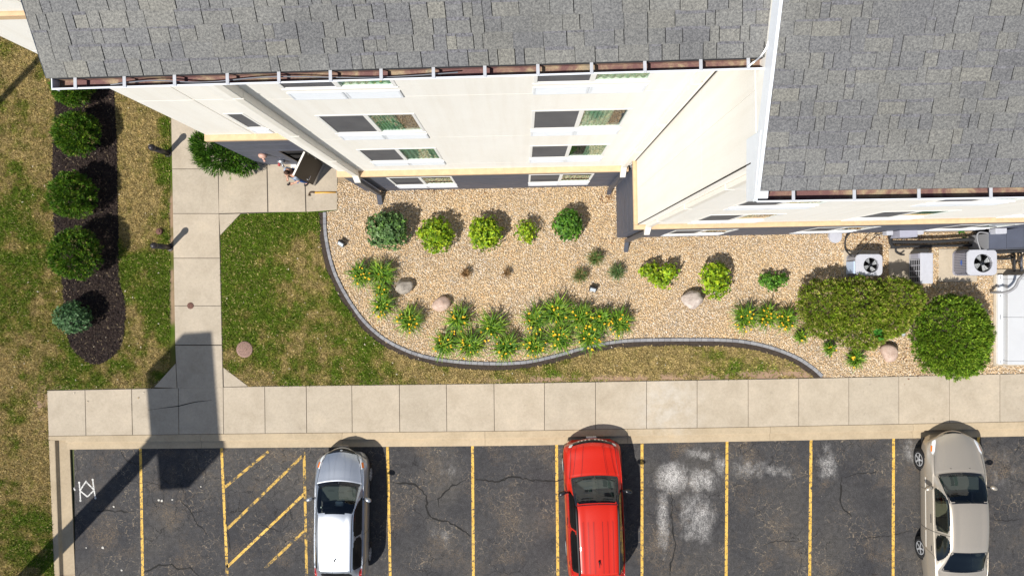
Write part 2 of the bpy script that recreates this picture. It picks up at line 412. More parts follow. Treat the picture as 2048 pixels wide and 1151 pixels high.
# worn yellow line paint
m = NT('line_paint'); p = m.coord('World')
w = m.math('ADD', m.math('MULTIPLY', m.noise(9, 5, 0.7, p), 0.6), m.math('MULTIPLY', m.noise(38, 3, 0.7, p), 0.4))
c = m.mix(m.ramp(w, [(0.43, 1.0), (0.49, 0.0)]), m.ramp(m.noise(5, 4, 0.6, p), [(0.3, (0.62,0.36,0.045)), (0.7, (0.72,0.46,0.10))]), (0.045,0.04,0.036))
m.base(c); m.set(0.75)
m = NT('line_paint_worn'); p = m.coord('World')
w = m.math('ADD', m.math('MULTIPLY', m.noise(4, 5, 0.7, p), 0.65), m.math('MULTIPLY', m.noise(45, 3, 0.7, p), 0.35))
c = m.mix(m.ramp(w, [(0.46, 1.0), (0.53, 0.0)]), (0.58,0.36,0.07), (0.05,0.045,0.038))
m.base(c); m.set(0.8)
m = NT('chalk_paint'); p = m.coord('World')
m.base(m.mix(m.ramp(m.noise(30, 4, 0.7, p), [(0.36, 1.0), (0.5, 0.0)]), (0.62,0.61,0.58), (0.08,0.08,0.08))); m.set(0.9)
mk('crack_fill', (0.012, 0.011, 0.010), 0.9)

# car paint
def paint(name, c, metal, rough, flake=0.0):
    m = NT(name); m.set(rough, metal, 0.5, 0.6, 0.02)
    if flake: m.base(m.ramp(m.noise(900, 2, 0.7, m.coord('Object')), [(0.35, [x*(1-flake) for x in c]), (0.65, [min(1, x*(1+flake)) for x in c])]))
    else: m.base(c)
paint('paint_silver', (0.46, 0.49, 0.54), 0.75, 0.38, 0.15)
paint('paint_red', (0.52, 0.014, 0.0008), 0.0, 0.38, 0.14)
MATS['paint_red'].node_tree.nodes['Principled BSDF'].inputs['Specular IOR Level'].default_value = 0.4
MATS['paint_red'].node_tree.nodes['Principled BSDF'].inputs['Coat Weight'].default_value = 0.6
paint('paint_tan', (0.50, 0.44, 0.36), 0.55, 0.36, 0.12)

def glass(name, tint, ior=1.5, add=0.0):
    m = NT(name)
    tr = m.node('ShaderNodeBsdfTransparent'); tr.inputs[0].default_value = (*tint, 1)
    gl = m.node('ShaderNodeBsdfGlossy'); gl.inputs['Roughness'].default_value = 0.01; gl.inputs[0].default_value = (0.95,0.97,1,1)
    lw = m.node('ShaderNodeLayerWeight'); lw.inputs[0].default_value = 0.5; r0 = ((ior-1)/(ior+1))**2
    f = m.math('ADD', m.math('MULTIPLY', m.math('POWER', lw.outputs['Facing'], 5.0), 1-r0), r0+add, True)
    mx = m.node('ShaderNodeMixShader'); m.l.new(f, mx.inputs[0]); m.l.new(tr.outputs[0], mx.inputs[1]); m.l.new(gl.outputs[0], mx.inputs[2])
    m.l.new(mx.outputs[0], m.out.inputs[0])
glass('window_glass', (0.82, 0.92, 0.86), 1.5, 0.10)
glass('car_glass', (0.62, 0.70, 0.66), 1.5, 0.02)
glass('privacy_glass', (0.06, 0.07, 0.08), 1.55, 0.02)
m = NT('insect_screen'); p = m.coord('World'); f = m.noise(1.5, 4, 0.6, p)
m.base(m.ramp(f, [(0.3, (0.085,0.085,0.095)), (0.7, (0.125,0.125,0.135))])); m.set(0.75, 0.1)

# ------------------------------------------------------------------ ground, lot, pavement
ASZ = -0.12
g = mobj('ground', [(-900,-900,-0.19),(900,-900,-0.19),(900,900,-0.19),(-900,900,-0.19)], [(0,1,2,3)], 'far_ground'); tag(g, kind='structure')

SW_TOP = [(95,780),(500,772),(1000,766),(1650,755),(2048,746),(2140,744)]
SW_BOT = [(98,871),(500,866),(1000,861),(1500,853),(2048,842),(2140,840)]
def lin(pts, x):
    for (x0,y0),(x1,y1) in zip(pts, pts[1:]):
        if x <= x1 or (x1,y1) == pts[-1]: return y0+(y1-y0)*(x-x0)/(x1-x0)
LOT_TOP = [(133,896.5),(500,893),(1024,889),(1500,880),(2048,870),(2140,868)]
lot_pts = [U2(x, y+1.0, ASZ) for x, y in LOT_TOP]
far = U2(2140, 868, ASZ)
lot_poly = [(-14.95, lot_pts[0][1])]+lot_pts[1:]+[(60, far[1]+0.4), (60,-45), (-14.6,-45)]
lot = poly_obj('parking_lot', lot_poly, ASZ, 'asphalt'); tag(lot, kind='structure')

def ribbon(pts, w, z):
    v = []; f = []
    for i, p in enumerate(pts):
        a = pts[max(i-1,0)]; b = pts[min(i+1,len(pts)-1)]
        dx, dy = b[0]-a[0], b[1]-a[1]; L = math.hypot(dx, dy) or 1
        ww = w[i] if isinstance(w, (list, tuple)) else w
        v += [(p[0]-dy/L*ww/2, p[1]+dx/L*ww/2, z), (p[0]+dy/L*ww/2, p[1]-dx/L*ww/2, z)]
    for i in range(len(pts)-1): f.append((2*i, 2*i+1, 2*i+3, 2*i+2))
    return v, f
def mark(name, a, b, w, mat, z=ASZ+0.004, n=6, jit=0.006):
    A = U2(a[0], a[1], ASZ); B = U2(b[0], b[1], ASZ)
    pts = [(A[0]+(B[0]-A[0])*i/n, A[1]+(B[1]-A[1])*i/n) for i in range(n+1)]
    v, f = ribbon(pts, [w+random.uniform(-jit, jit) for _ in pts], z)
    return mobj(name, v, f, mat, lot)
for a, b, mt in [((281,897),(286,1175),'line_paint'),((443,895),(453,1110),'line_paint'),((453,1112),(455,1175),'line_paint_worn'),((608,900),(614,1175),'line_paint_worn'),((775,893),(781,1175),'line_paint'),
              ((945,891),(947,1175),'line_paint'),((1113,889),(1116,1175),'line_paint'),((1284,885),(1284,1175),'line_paint'),((1454,882),(1452,1175),'line_paint'),
              ((1622,878),(1619,1175),'line_paint'),((1787,874),(1786,1175),'line_paint'),((1957,871),(1955,1175),'line_paint')]:
    mark('parking_line', a, b, 0.092, mt)
for a, b, mt in [((537,902),(449,974),'line_paint_worn'),((606,910),(454,1057),'line_paint_worn'),((608,987),(454,1133),'line_paint'),((608,1061),(530,1135),'line_paint_worn')]:
    mark('hatch_line', a, b, 0.088, mt)
for path in [[(158.5,964),(160,981),(161,1000)],[(185.5,958),(188,978),(191,995)],[(160,980),(172,962)],[(172,962),(188.5,979)],[(188.5,979),(175,992.5)],[(175,992.5),(160,980)],[(148,974),(150,980)]]:
    v, f = ribbon([U2(x, y, ASZ) for x, y in path], 0.045, ASZ+0.004); mobj('chalk_mark', [(q[0],q[1],q[2]+0.0004*len(lot.children)%0.0016) for q in v], f, 'chalk_paint', lot)
for (x, y) in [(158.5,964),(161,1000),(185.5,958),(191,995),(172,962)]:
    c_ = U2(x, y, ASZ); mobj('chalk_mark', [(c_[0]+0.038*math.cos(t*1.047), c_[1]+0.038*math.sin(t*1.047), ASZ+0.0065) for t in range(6)], [tuple(range(6))], 'chalk_paint', lot)
for path in [[(134,917),(139,920),(137,926)],[(134,930),(139,933)],[(133,938),(139,941),(140,947)],[(132,952),(139,953)]]:
    v, f = ribbon([U2(x, y, ASZ) for x, y in path], 0.045, ASZ+0.008); mobj('chalk_mark', v, f, 'chalk_paint', lot)
def crack(path, w=0.035):
    pts = []
    P = [U2(x, y, ASZ) for x, y in path]
    for (a, b) in zip(P, P[1:]):
        L = math.hypot(b[0]-a[0], b[1]-a[1]); n = max(2, int(L/0.10))
        for i in range(n): pts.append((a[0]+(b[0]-a[0])*i/n+random.gauss(0,0.018), a[1]+(b[1]-a[1])*i/n+random.gauss(0,0.018)))
    pts.append(P[-1])
    v, f = ribbon(pts, [w*random.uniform(0.35,1.3)*min(1, 0.25+i*0.25, 0.25+(len(pts)-1-i)*0.25) for i in range(len(pts))], ASZ+0.0055); mobj('crack', v, f, 'crack_fill', lot)
z5 = lambda L: [(x/3.94, 859+y/3.94) for x, y in L]; z6 = lambda L: [(500+x/3.94, 859+y/3.94) for x, y in L]
z7 = lambda L: [(1000+x/3.94, 859+y/3.94) for x, y in L]; z8 = lambda L: [(1528+x/3.94, 859+y/3.94) for x, y in L]
for P_, w_ in [(z6([(1110,410),(1300,430),(1390,520),(1390,620),(1420,690),(1540,720),(1640,760),(1740,840)]),0.05),(z6([(1700,400),(1600,430),(1520,500),(1480,545),(1490,610)]),0.05),
          (z6([(1780,390),(1960,410),(2048,370)]),0.05),(z7([(0,400),(60,370),(150,375),(280,400),(440,405),(520,380)]),0.045),(z7([(1350,500),(1360,800),(1385,900),(1370,960),(1350,1050),(1340,1150)]),0.05),
          (z8([(610,370),(600,550),(620,610),(690,680)]),0.05),(z8([(640,370),(760,340),(900,330)]),0.03),(z5([(1420,540),(1500,640),(1560,750),(1640,830)]),0.03),
          (z5([(1120,1130),(1250,1070),(1350,1055),(1400,1100),(1500,1090),(1570,1150)]),0.05),(z5([(1775,660),(1790,760),(1800,850),(1815,950),(1760,1010)]),0.03),
          (z5([(730,640),(850,632),(930,640),(1060,638)]),0.05),(z5([(940,150),(960,190),(1010,240),(1110,300)]),0.02),(z5([(600,200),(610,300),(600,380),(605,430)]),0.015),
          (z5([(980,370),(1090,420),(1150,410),(1240,430),(1300,460)]),0.018),(z6([(0,700),(120,760),(260,800),(330,700),(300,560)]),0.02),(z6([(620,0),(640,60)]),0.01),
          (z8([(0,900),(120,870),(260,880)]),0.02),(z8([(760,860),(900,840),(1000,830),(1160,800)]),0.018),(z7([(1140,340),(1180,340),(1240,310)]),0.03),(z8([(1780,700),(1900,720),(2040,700)]),0.02)]:
    crack(P_, w_)

# pavement: bed with single slabs
sw = empty('sidewalk', U(1000,815,0), kind='structure')
bed = poly_obj('joint_bed', [U2(x, y-0.5) for x, y in SW_TOP]+[U2(x, y+0.5) for x, y in SW_BOT[::-1]], 0.012, 'joint_soil', sw)
def slab(pts, parent, z1=0.030, z0=0.0, gap=0.5, name='slab', mat='concrete', b=0.008):
    """pts in photo pixels on the ground, drawn in a little so that joints stay open; top edge eased"""
    cx = sum(p[0] for p in pts)/len(pts); cy = sum(p[1] for p in pts)/len(pts)
    P = []
    for x, y in pts:
        L = math.hypot(x-cx, y-cy); k = (L-gap*1.2)/L; P.append(U2(cx+(x-cx)*k, cy+(y-cy)*k))
    n = len(P); a = sum(P[i][0]*P[(i+1)%n][1]-P[(i+1)%n][0]*P[i][1] for i in range(n))
    if a < 0: P = P[::-1]
    mx = sum(p[0] for p in P)/n; my = sum(p[1] for p in P)/n; dz = random.uniform(-0.002, 0.003)
    I = [(mx+(x-mx)*(1-b/math.hypot(x-mx,y-my)), my+(y-my)*(1-b/math.hypot(x-mx,y-my))) for x, y in P]
    v = [(x,y,z0) for x, y in P]+[(x,y,z1+dz-b) for x, y in P]+[(x,y,z1+dz) for x, y in I]
    f = [tuple(range(2*n,3*n))]
    for k in (0, n):
        for i in range(n): f.append((k+i, k+(i+1)%n, k+n+(i+1)%n, k+n+i))
    return mobj(name, v, f, mat, parent)
JX = [95,171,264,357.5,447,530,613,704,799,893,988,1089,1191,1293,1394,1496,1597,1697,1797,1898,1999,2100]
for i, (a, b) in enumerate(zip(JX, JX[1:])):
    d = lambda x: 3 if x < 100 else (2 if x < 300 else (1 if x < 1000 else 0))
    slab([(a, lin(SW_TOP, a)), (b, lin(SW_TOP, b)), (b+d(b), lin(SW_BOT, b)), (a+d(a), lin(SW_BOT, a))], sw)
# garden path
path = empty('path', U(395,500,0), kind='structure')
poly_obj('joint_bed', [U2(*p) for p in [(343,205),(435,205),(436,300),(676,300),(675,419),(482,428),(441,471),(447,733),(497,771),(308,774),(352,725)]], 0.010, 'joint_soil', path)
lx = lambda y: 343+(y-238)*9/522.; rx = lambda y: 435+(y-238)*12/522.
ys = [215, 338, 427, 516, 611, 689]
for a, b in zip(ys, ys[1:]): slab([(lx(a), a), (rx(a)-0.4, a), (rx(b)-0.4, b), (lx(b), b)], path)
slab([(lx(689.6),690),(rx(690)-.4,690),(447,774),(355,776)], path)
slab([(352,726),(354.5,775.5),(309,773.5)], path, gap=0.3); slab([(447.2,734),(497,771.5),(448,773)], path, gap=0.3)
slab([(437.5,318),(534,318),(536,424.5),(438,427)], path); slab([(535,318),(609,318),(612,424),(537,424.5)], path); slab([(610,318),(676,318),(675,420),(613,424)], path)
slab([(438.5,428),(482,427),(441,470.5)], path, gap=0.3)
crk = [U2(*p) for p in [(297,819),(325,815),(358,811),(390,803),(425,799)]]
v, f = ribbon(crk, [0.006,0.012,0.03,0.022,0.006], 0.0365); mobj('crack', v, f, 'crack_fill', sw)

# kerb and gutter pan in cast lengths
kerb = empty('kerb', U(1000,880,0), kind='structure')
kx = [98,403,685,970,1255,1540,1825,2140]
def sweep(pa, pb, sect, name, parent, n=4, mat='kerb_concrete'):
    """sect(t) -> list of world points; loft between params"""
    V = []; Fc = []; k = None
    for i in range(n+1):
        s_ = sect(pa+(pb-pa)*i/n); k = len(s_); V += s_
    for i in range(n):
        for j in range(k-1): Fc.append((i*k+j, i*k+j+1, (i+1)*k+j+1, (i+1)*k+j))
    Fc += [tuple(range(k-1,-1,-1)), tuple(n*k+j for j in range(k))]
    return mobj(name, V, Fc, mat, parent)
def kerb_sect(x):
    yb = lin(SW_BOT, x); yl = lin(LOT_TOP, max(x,133)); e = 0.25
    A = U(x, yb+0.3, 0.0); C = U(x, yl+1.5, ASZ); t = lambda k: (A[0]+(C[0]-A[0])*k, A[1]+(C[1]-A[1])*k)
    return [(*t(0), -0.15), (*t(0), 0.022), (*t(0.02), 0.027), (*t(0.40), 0.024), (*t(0.44), 0.018), (*t(0.50), -0.085), (*t(0.53), -0.095), (*t(1.0), ASZ+0.010), (*t(1.0), -0.16)]
for a, b in zip(kx, kx[1:]): sweep(a+0.25 if a > 100 else 134, b-0.25, kerb_sect, 'kerb_section', kerb)
def side_sect(y):
    f_ = (y-880)/270.; X = [97.7+11.3*f_, 98.5+11.3*f_, 109+9.5*f_, 110.5+9.5*f_, 113+10*f_, 115+10*f_, 134+11.5*f_, 134+11.5*f_]; Z = [-0.15, 0.024, 0.024, 0.016, -0.085, -0.095, ASZ+0.008, -0.16]
    return [(U(x, y, 0.0)[0], U(x, y, 0.0)[1], z) for x, z in zip(X, Z)]
for a, b in [(880,1151),(1151.6,1420)]: sweep(a, b, side_sect, 'kerb_section', kerb)
P0 = MB(); P0.prism([U2(98,871.4),U2(133.6,871.0),U2(133.6,879.6),U2(98,879.6)], -0.15, 0.025); P0.obj('kerb_section', 'kerb_concrete', kerb)

# ------------------------------------------------------------------ lawn, beds
EDGE = [(650,424),(651,460),(657,500),(668,540),(684,575),(705,610),(730,643),(762,672),(800,694),(842,710),(892,720),(950,725),(1010,726),(1060,722),(1110,711),(1160,697),(1205,687),
        (1250,681),(1300,679),(1380,678.5),(1440,679),(1490,683),(1540,694),(1590,713),(1625,735),(1645,753)]
def smooth_path(pts, n=10):
    out = []
    for i in range(len(pts)-1):
        p0 = pts[max(i-1,0)]; p1 = pts[i]; p2 = pts[i+1]; p3 = pts[min(i+2,len(pts)-1)]
        for k in range(n):
            t = k/n; q = []
            for a, b, c, d in zip(p0, p1, p2, p3):
                q.append(0.5*((2*b)+(-a+c)*t+(2*a-5*b+4*c-d)*t*t+(-a+3*b-3*c+d)*t**3))
            out.append(tuple(q))
    out.append(tuple(pts[-1])); return out
EDGE_W = smooth_path([U2(*p) for p in EDGE], 8)
MULCH = smooth_path([U2(*p) for p in [(118,110),(226,110),(229,180),(235,300),(236,400),(238,470),(240,560),(251,600),(250,655),(241,695),(216,720),(190,728),(166,716),(142,690),(131,640),(125,560),(110,450),(106,330),(112,220),(118,110)]], 4)
GRAVEL = EDGE_W+[U2(1660,753.5), U2(1850,749.5), U2(2150,743), U2(2150,430), U2(1250,440), U2(1250,340), U2(690,345), U2(676,330), U2(675.5,420)]
C_LAWN = [U2(*p) for p in [(441.5,472),(482,430),(648,425)]]+EDGE_W+[U2(*p) for p in [(1640,755),(1000,766),(497,772),(447,734)]]
L_LAWN_X = U2(343,238)[0]

def lawn_tone(x, y):
    """0 = straw, 1 = green; second: bare soil share. patches of the turf itself"""
    a = fbm(x*0.55+3.1, y*0.55+1.7, 4); b = fbm(x*2.3+11, y*2.3+5, 3); d = fbm(x*0.22+40, y*0.22+8, 2)
    g = 0.55*a+0.42*b+0.3*(d-0.5)-0.06
    pxs = NX+x*60.94; pys = NY-y*60.94
    g = g-0.02
    # greener: middle lawn west half, strip beside the path, bottom-left corner; drier: west lawn beside the bed
    g = g+0.16*np.exp(-((pxs-540)/120)**2-((pys-560)/150)**2)+0.12*np.exp(-((pxs-325)/14)**2)*(pys < 760)+0.10*np.exp(-((pxs-250)/120)**2-((pys-760)/35)**2)
    g = g+0.15*np.exp(-((pxs-60)/70)**2-((pys-1080)/130)**2)-0.06*np.exp(-((pxs-50)/80)**2-((pys-380)/260)**2)-0.07*np.exp(-((pxs-262)/26)**2-((pys-400)/200)**2)
    g = g-0.05*((pxs > 900) & (pxs < 1700))-0.06*np.exp(-((pxs-640)/60)**2-((pys-640)/40)**2)
    bare = 0.85*np.exp(-((pxs-75)/24)**2-((pys-820)/55)**2)+0.75*np.exp(-((pxs-338-0.016*(pys-450))/7)**2)*(pys < 720)*(pys > 200)*sstep(0.35,0.6,fbm(x*1.1+5,y*1.1,2))
    bare = bare+0.5*sstep(900, 1100, pxs)*np.exp(-((pys-lin_np(pxs)+8)/10)**2)+0.4*np.exp(-((pys-lin_np(pxs)+5)/6)**2)*(pxs > 95)*(pxs < 2000)
    bare = bare+0.35*sstep(1300,1650,pxs)*(pys > 660)*(pys < 770)
    bare = bare*sstep(0.30, 0.55, b)*1.3
    return sstep(0.25, 0.60, g), np.clip(bare, 0, 1)
def lin_np(x):
    return np.interp(x, [p[0] for p in SW_TOP], [p[1] for p in SW_TOP])
STRAW = np.array([0.56,0.43,0.20]); STRAW2 = np.array([0.32,0.245,0.09]); GREEN = np.array([0.080,0.155,0.010]); GREEN2 = np.array([0.165,0.225,0.022]); SOILC = np.array([0.30,0.20,0.135])
# base sheet under the blades
step = 0.10
gx = np.arange(-26, 16, step); gy = np.arange(-16, 16, step)
XX, YY = np.meshgrid(gx, gy, indexing='ij')
lot_edge_y = np.interp(XX, [p[0] for p in lot_pts], [p[1] for p in lot_pts])+0.36
xk = np.interp(YY, [-16, -9.4, -5], [U2(122,1151)[0]-0.05+0.0, U2(112,1151)[0]-0.0, U2(101,880)[0]])
inlot = (XX > xk+0.0) & (YY < lot_edge_y)
cellok = ~(inlot[:-1,:-1] | inlot[1:,1:] | inlot[1:,:-1] | inlot[:-1,1:])
t, bare = lawn_tone(XX, YY)
n3 = fbm(XX*6, YY*6, 3)
colr = (STRAW2*0.45)*(1-t[...,None])+(GREEN*0.62)*t[...,None]
colr = colr*(1-bare[...,None])+SOILC*bare[...,None]; colr *= (0.75+0.5*n3[...,None])
V = np.stack([XX, YY, np.full_like(XX, 0.0)], -1).reshape(-1, 3); idx = np.arange(len(V)).reshape(XX.shape)
Fq = np.stack([idx[:-1,:-1], idx[1:,:-1], idx[1:,1:], idx[:-1,1:]], -1)[cellok]
lawn = mobj('lawn', V, Fq, 'lawn_base', cols=colr.reshape(-1,3)); tag(lawn, kind='structure')

def scatter(n, x0, x1, y0, y1): return RNG.uniform(x0, x1, n), RNG.uniform(y0, y1, n)
def grass_blades(xs, ys, name, lmin=0.035, lmax=0.085):
    t, bare = lawn_tone(xs, ys); keep = RNG.random(len(xs)) > bare*0.93
    xs, ys, t = xs[keep], ys[keep], t[keep]; n = len(xs)
    L = RNG.uniform(lmin, lmax, n)*(0.75+0.5*t); w = RNG.uniform(0.009, 0.021, n); az = RNG.uniform(0, 2*np.pi, n); tl = RNG.uniform(0.35, 1.35, n)
    dx, dy = np.cos(az), np.sin(az); hz = L*np.sin(tl); up = L*np.cos(tl)
    V = np.zeros((n, 3, 3)); z0 = 0.002
    V[:,0] = np.stack([xs-dy*w, ys+dx*w, np.full(n, z0)], -1); V[:,1] = np.stack([xs+dy*w, ys-dx*w, np.full(n, z0)], -1)
    V[:,2] = np.stack([xs+dx*hz, ys+dy*hz, z0+up+0.004], -1)
    tt = np.clip(0.5+(t-0.5)*1.25+0.06+1.0*(fbm(xs*6+3, ys*6+7, 3)-0.5)+RNG.normal(0,0.17,n), 0, 1)[:,None]; k = RNG.random((n,1))
    gcol = GREEN*(1-k)+GREEN2*k; scol = STRAW*(1-k)+STRAW2*k; ocol = np.array([0.25,0.23,0.050])*(0.8+0.4*k)
    c = np.where(tt > 0.5, ocol*(2-2*tt)+gcol*(2*tt-1), scol*(1-2*tt)+ocol*2*tt)
    fl = RNG.random(n) < 0.05; c[fl] = STRAW*1.2
    c = c*RNG.uniform(0.7,1.3,(n,1))*(0.55+0.9*fbm(xs*14+31, ys*14+2, 2)[:,None])
    C = np.repeat(c[:,None,:], 3, 1).reshape(-1,3)
    return tag(mobj(name, V.reshape(-1,3), np.arange(n*3).reshape(n,3), 'grassblade', cols=C), kind='stuff')
xs, ys = scatter(430000, -17.6, L_LAWN_X-0.07, -9.9, 9.0)
okk = ~in_poly(xs, ys, MULCH) & ~((xs > np.interp(ys, [-9.9,-5.0], [U2(110,1151)[0], U2(98,880)[0]])) & (ys < np.interp(xs, [p[0] for p in [U2(*q) for q in SW_TOP]], [p[1] for p in [U2(*q) for q in SW_TOP]])+0.03))
okk &= ~((ys < 4.6-(xs+20)*0) & (ys > 20)); lowcut = in_poly(xs, ys, [U2(300,776),U2(352,722),U2(360,776)]); okk &= ~lowcut
xs, ys = xs[okk], ys[okk]
go = grass_blades(xs, ys, 'west_grass'); tag(go, 'patchy dry and green mown grass west of the concrete path', 'grass')
xs, ys = scatter(330000, U2(436,0)[0], U2(1650,0)[0], U2(0,775)[1], U2(0,424)[1])
okk = in_poly(xs, ys, C_LAWN); xs, ys = xs[okk], ys[okk]
de = seg_dist(xs, ys, EDGE_W[::4]); okk = (de > 0.15+0.13*fbm(xs*2.5, ys*2.5, 2)) ; xs, ys = xs[okk], ys[okk]
go = grass_blades(xs, ys, 'garden_grass'); tag(go, 'mown grass between the path and the curved paver edging', 'grass')
# dark soil trench along the edging
v, f = ribbon([( (x), (y)) for x, y in EDGE_W], 0.44, 0.006); so = mobj('soil_strip', v, f, 'soil'); tag(so, kind='structure')
gs = poly_obj('gravel_bed', GRAVEL, 0.010, 'gravel_base'); tag(gs, kind='structure')
mb = poly_obj('mulch_bed', MULCH[:-1], 0.012, 'mulch_base'); tag(mb, kind='structure')

# edging blocks
edging = empty('garden_edging', U(900,722,0), 0, 'curved row of grey concrete pavers between lawn and gravel', 'edging')
cum = [0]
for a, b in zip(EDGE_W, EDGE_W[1:]): cum.append(cum[-1]+math.hypot(b[0]-a[0], b[1]-a[1]))
def at_len(s):
    for i in range(len(cum)-1):
        if cum[i+1] >= s or i == len(cum)-2:
            t = (s-cum[i])/(cum[i+1]-cum[i]); a, b = EDGE_W[i], EDGE_W[i+1]
            return a[0]+(b[0]-a[0])*t, a[1]+(b[1]-a[1])*t, math.atan2(b[1]-a[1], b[0]-a[0])
bm_ = MB(); bm_.bbox(-0.097,0.097,-0.052,0.052,-0.08,0.045,0.008); paver_me = mdata('paver', bm_.v, bm_.f, 'paver')
s_ = 0.1
while s_ < cum[-1]-0.05:
    x, y, a = at_len(s_); o = bpy.data.objects.new('paver', paver_me)
    o.location = (x, y, random.uniform(0.012,0.022)); o.rotation_euler = (random.gauss(0,0.012), random.gauss(0,0.012), a+random.gauss(0,0.012)); o.matrix_basis = Matrix.LocRotScale(o.location, o.rotation_euler, None)
    put(o, edging); s_ += 0.2

# gravel stones
def icos():
    p = (1+5**0.5)/2; v = np.array([(-1,p,0),(1,p,0),(-1,-p,0),(1,-p,0),(0,-1,p),(0,1,p),(0,-1,-p),(0,1,-p),(p,0,-1),(p,0,1),(-p,0,-1),(-p,0,1)]); v /= np.linalg.norm(v[0])
    f = np.array([(0,11,5),(0,5,1),(0,1,7),(0,7,10),(0,10,11),(1,5,9),(5,11,4),(11,10,2),(10,7,6),(7,1,8),(3,9,4),(3,4,2),(3,2,6),(3,6,8),(3,8,9),(4,9,5),(2,4,11),(6,2,10),(8,6,7),(9,8,1)])
    return v, f
IV, IF = icos()
OV = np.array([(1,0.1,0),(-1,-0.1,0),(0.15,1,0.1),(-0.1,-1,0),(0.2,-0.15,1),(0,0,-1)]); OF = np.array([(0,2,4),(2,1,4),(1,3,4),(3,0,4),(2,0,5),(1,2,5),(3,1,5),(0,3,5)])
def pebbles(xs, ys, smin, smax, name, mat, z=0.012, flat=0.6):
    n = len(xs); S = RNG.uniform(smin, smax, (n,1))*np.stack([RNG.uniform(0.8,1.4,n), RNG.uniform(0.65,1.0,n), RNG.uniform(0.4,0.8,n)*flat/0.6], -1)
    V = OV[None]*(1+RNG.normal(0,0.16,(n,6,1)))*S[:,None,:]
    a = RNG.uniform(0,2*np.pi,n); ti = RNG.normal(0,0.35,n)
    ca, sa, ct, st = np.cos(a), np.sin(a), np.cos(ti), np.sin(ti)
    x, y, zz = V[...,0], V[...,1], V[...,2]
    y2 = y*ct[:,None]-zz*st[:,None]; z2 = y*st[:,None]+zz*ct[:,None]
    X = x*ca[:,None]-y2*sa[:,None]+xs[:,None]; Y = x*sa[:,None]+y2*ca[:,None]+ys[:,None]
    Z = z2+z+RNG.uniform(0,0.018,n)[:,None]
    V = np.stack([X,Y,Z],-1).reshape(-1,3); Fc = (OF[None]+(np.arange(n)*6)[:,None,None]).reshape(-1,3)
    return mobj(name, V, Fc, mat)
xs, ys = scatter(230000, U2(648,0)[0], U2(2120,0)[0], U2(0,756)[1], U2(0,340)[1])
okk = in_poly(xs, ys, GRAVEL) & ~((xs > 3.2) & (ys > 1.75)) & (ys < 3.45); xs, ys = xs[okk], ys[okk]
okk = seg_dist(xs, ys, EDGE_W[::4]) > 0.075; xs, ys = xs[okk], ys[okk]
go = pebbles(xs, ys, 0.016, 0.030, 'gravel', 'pebble'); tag(go, 'loose tan and cream river gravel filling the planting bed', 'gravel', kind='stuff')
# mulch chips
xs, ys = scatter(26000, min(p[0] for p in MULCH), max(p[0] for p in MULCH), min(p[1] for p in MULCH), max(p[1] for p in MULCH))
okk = in_poly(xs, ys, MULCH) & (ys < 7.2); xs, ys = xs[okk], ys[okk]; n = len(xs)
L = RNG.uniform(0.015,0.055,n); W = RNG.uniform(0.006,0.016,n); a = RNG.uniform(0,6.28,n); dz = RNG.uniform(0.0,0.03,n); sl = RNG.normal(0,0.4,n)
dx, dy = np.cos(a), np.sin(a); V = np.zeros((n,4,3)); z0 = 0.018+dz
for k, (s1, s2) in enumerate(((-1,-1),(1,-1),(1,1),(-1,1))):
    V[:,k] = np.stack([xs+dx*L*s1-dy*W*s2, ys+dy*L*s1+dx*W*s2, z0+s1*L*np.sin(sl)+0.012], -1)
ch = np.array([(0.020,0.013,0.012),(0.035,0.023,0.019),(0.055,0.04,0.03),(0.16,0.12,0.075)])[RNG.choice(4, n, p=[0.5,0.33,0.14,0.03])]
go = mobj('mulch_chips', V.reshape(-1,3), np.arange(n*4).reshape(n,4), 'stonechip', cols=np.repeat(ch,4,0)); tag(go, 'dark brown bark mulch chips under the clipped shrubs', 'mulch', kind='stuff')
# leaf litter scraps on the lawn edge, mortar crumbs on the lot
for (x, y) in [(318,999),(324,1000),(345,998),(402,972),(173,1094),(206,1094),(228,1012),(244,1139)]:
    c_ = U(x, y, ASZ); b = MB(); r_ = random.uniform(0.02,0.05)
    b.add([(c_[0]+r_*IV[i][0]*random.uniform(.7,1.3), c_[1]+r_*IV[i][1]*random.uniform(.7,1.3), ASZ+0.012+r_*0.35*IV[i][2]) for i in range(12)], [tuple(int(q) for q in f) for f in IF])
    b.obj('chip', 'chip', lot)

# ------------------------------------------------------------------ hotel building
TH = 0.018; cT, sT = math.cos(TH), math.sin(TH)
def BL(u, w, z): return (u*cT-w*sT, u*sT+w*cT, z)
hotel = empty('hotel_building', BL(0, 5, 0), 0, 'four storey cream stucco hotel with grey base and grey shingle roofs', 'building')

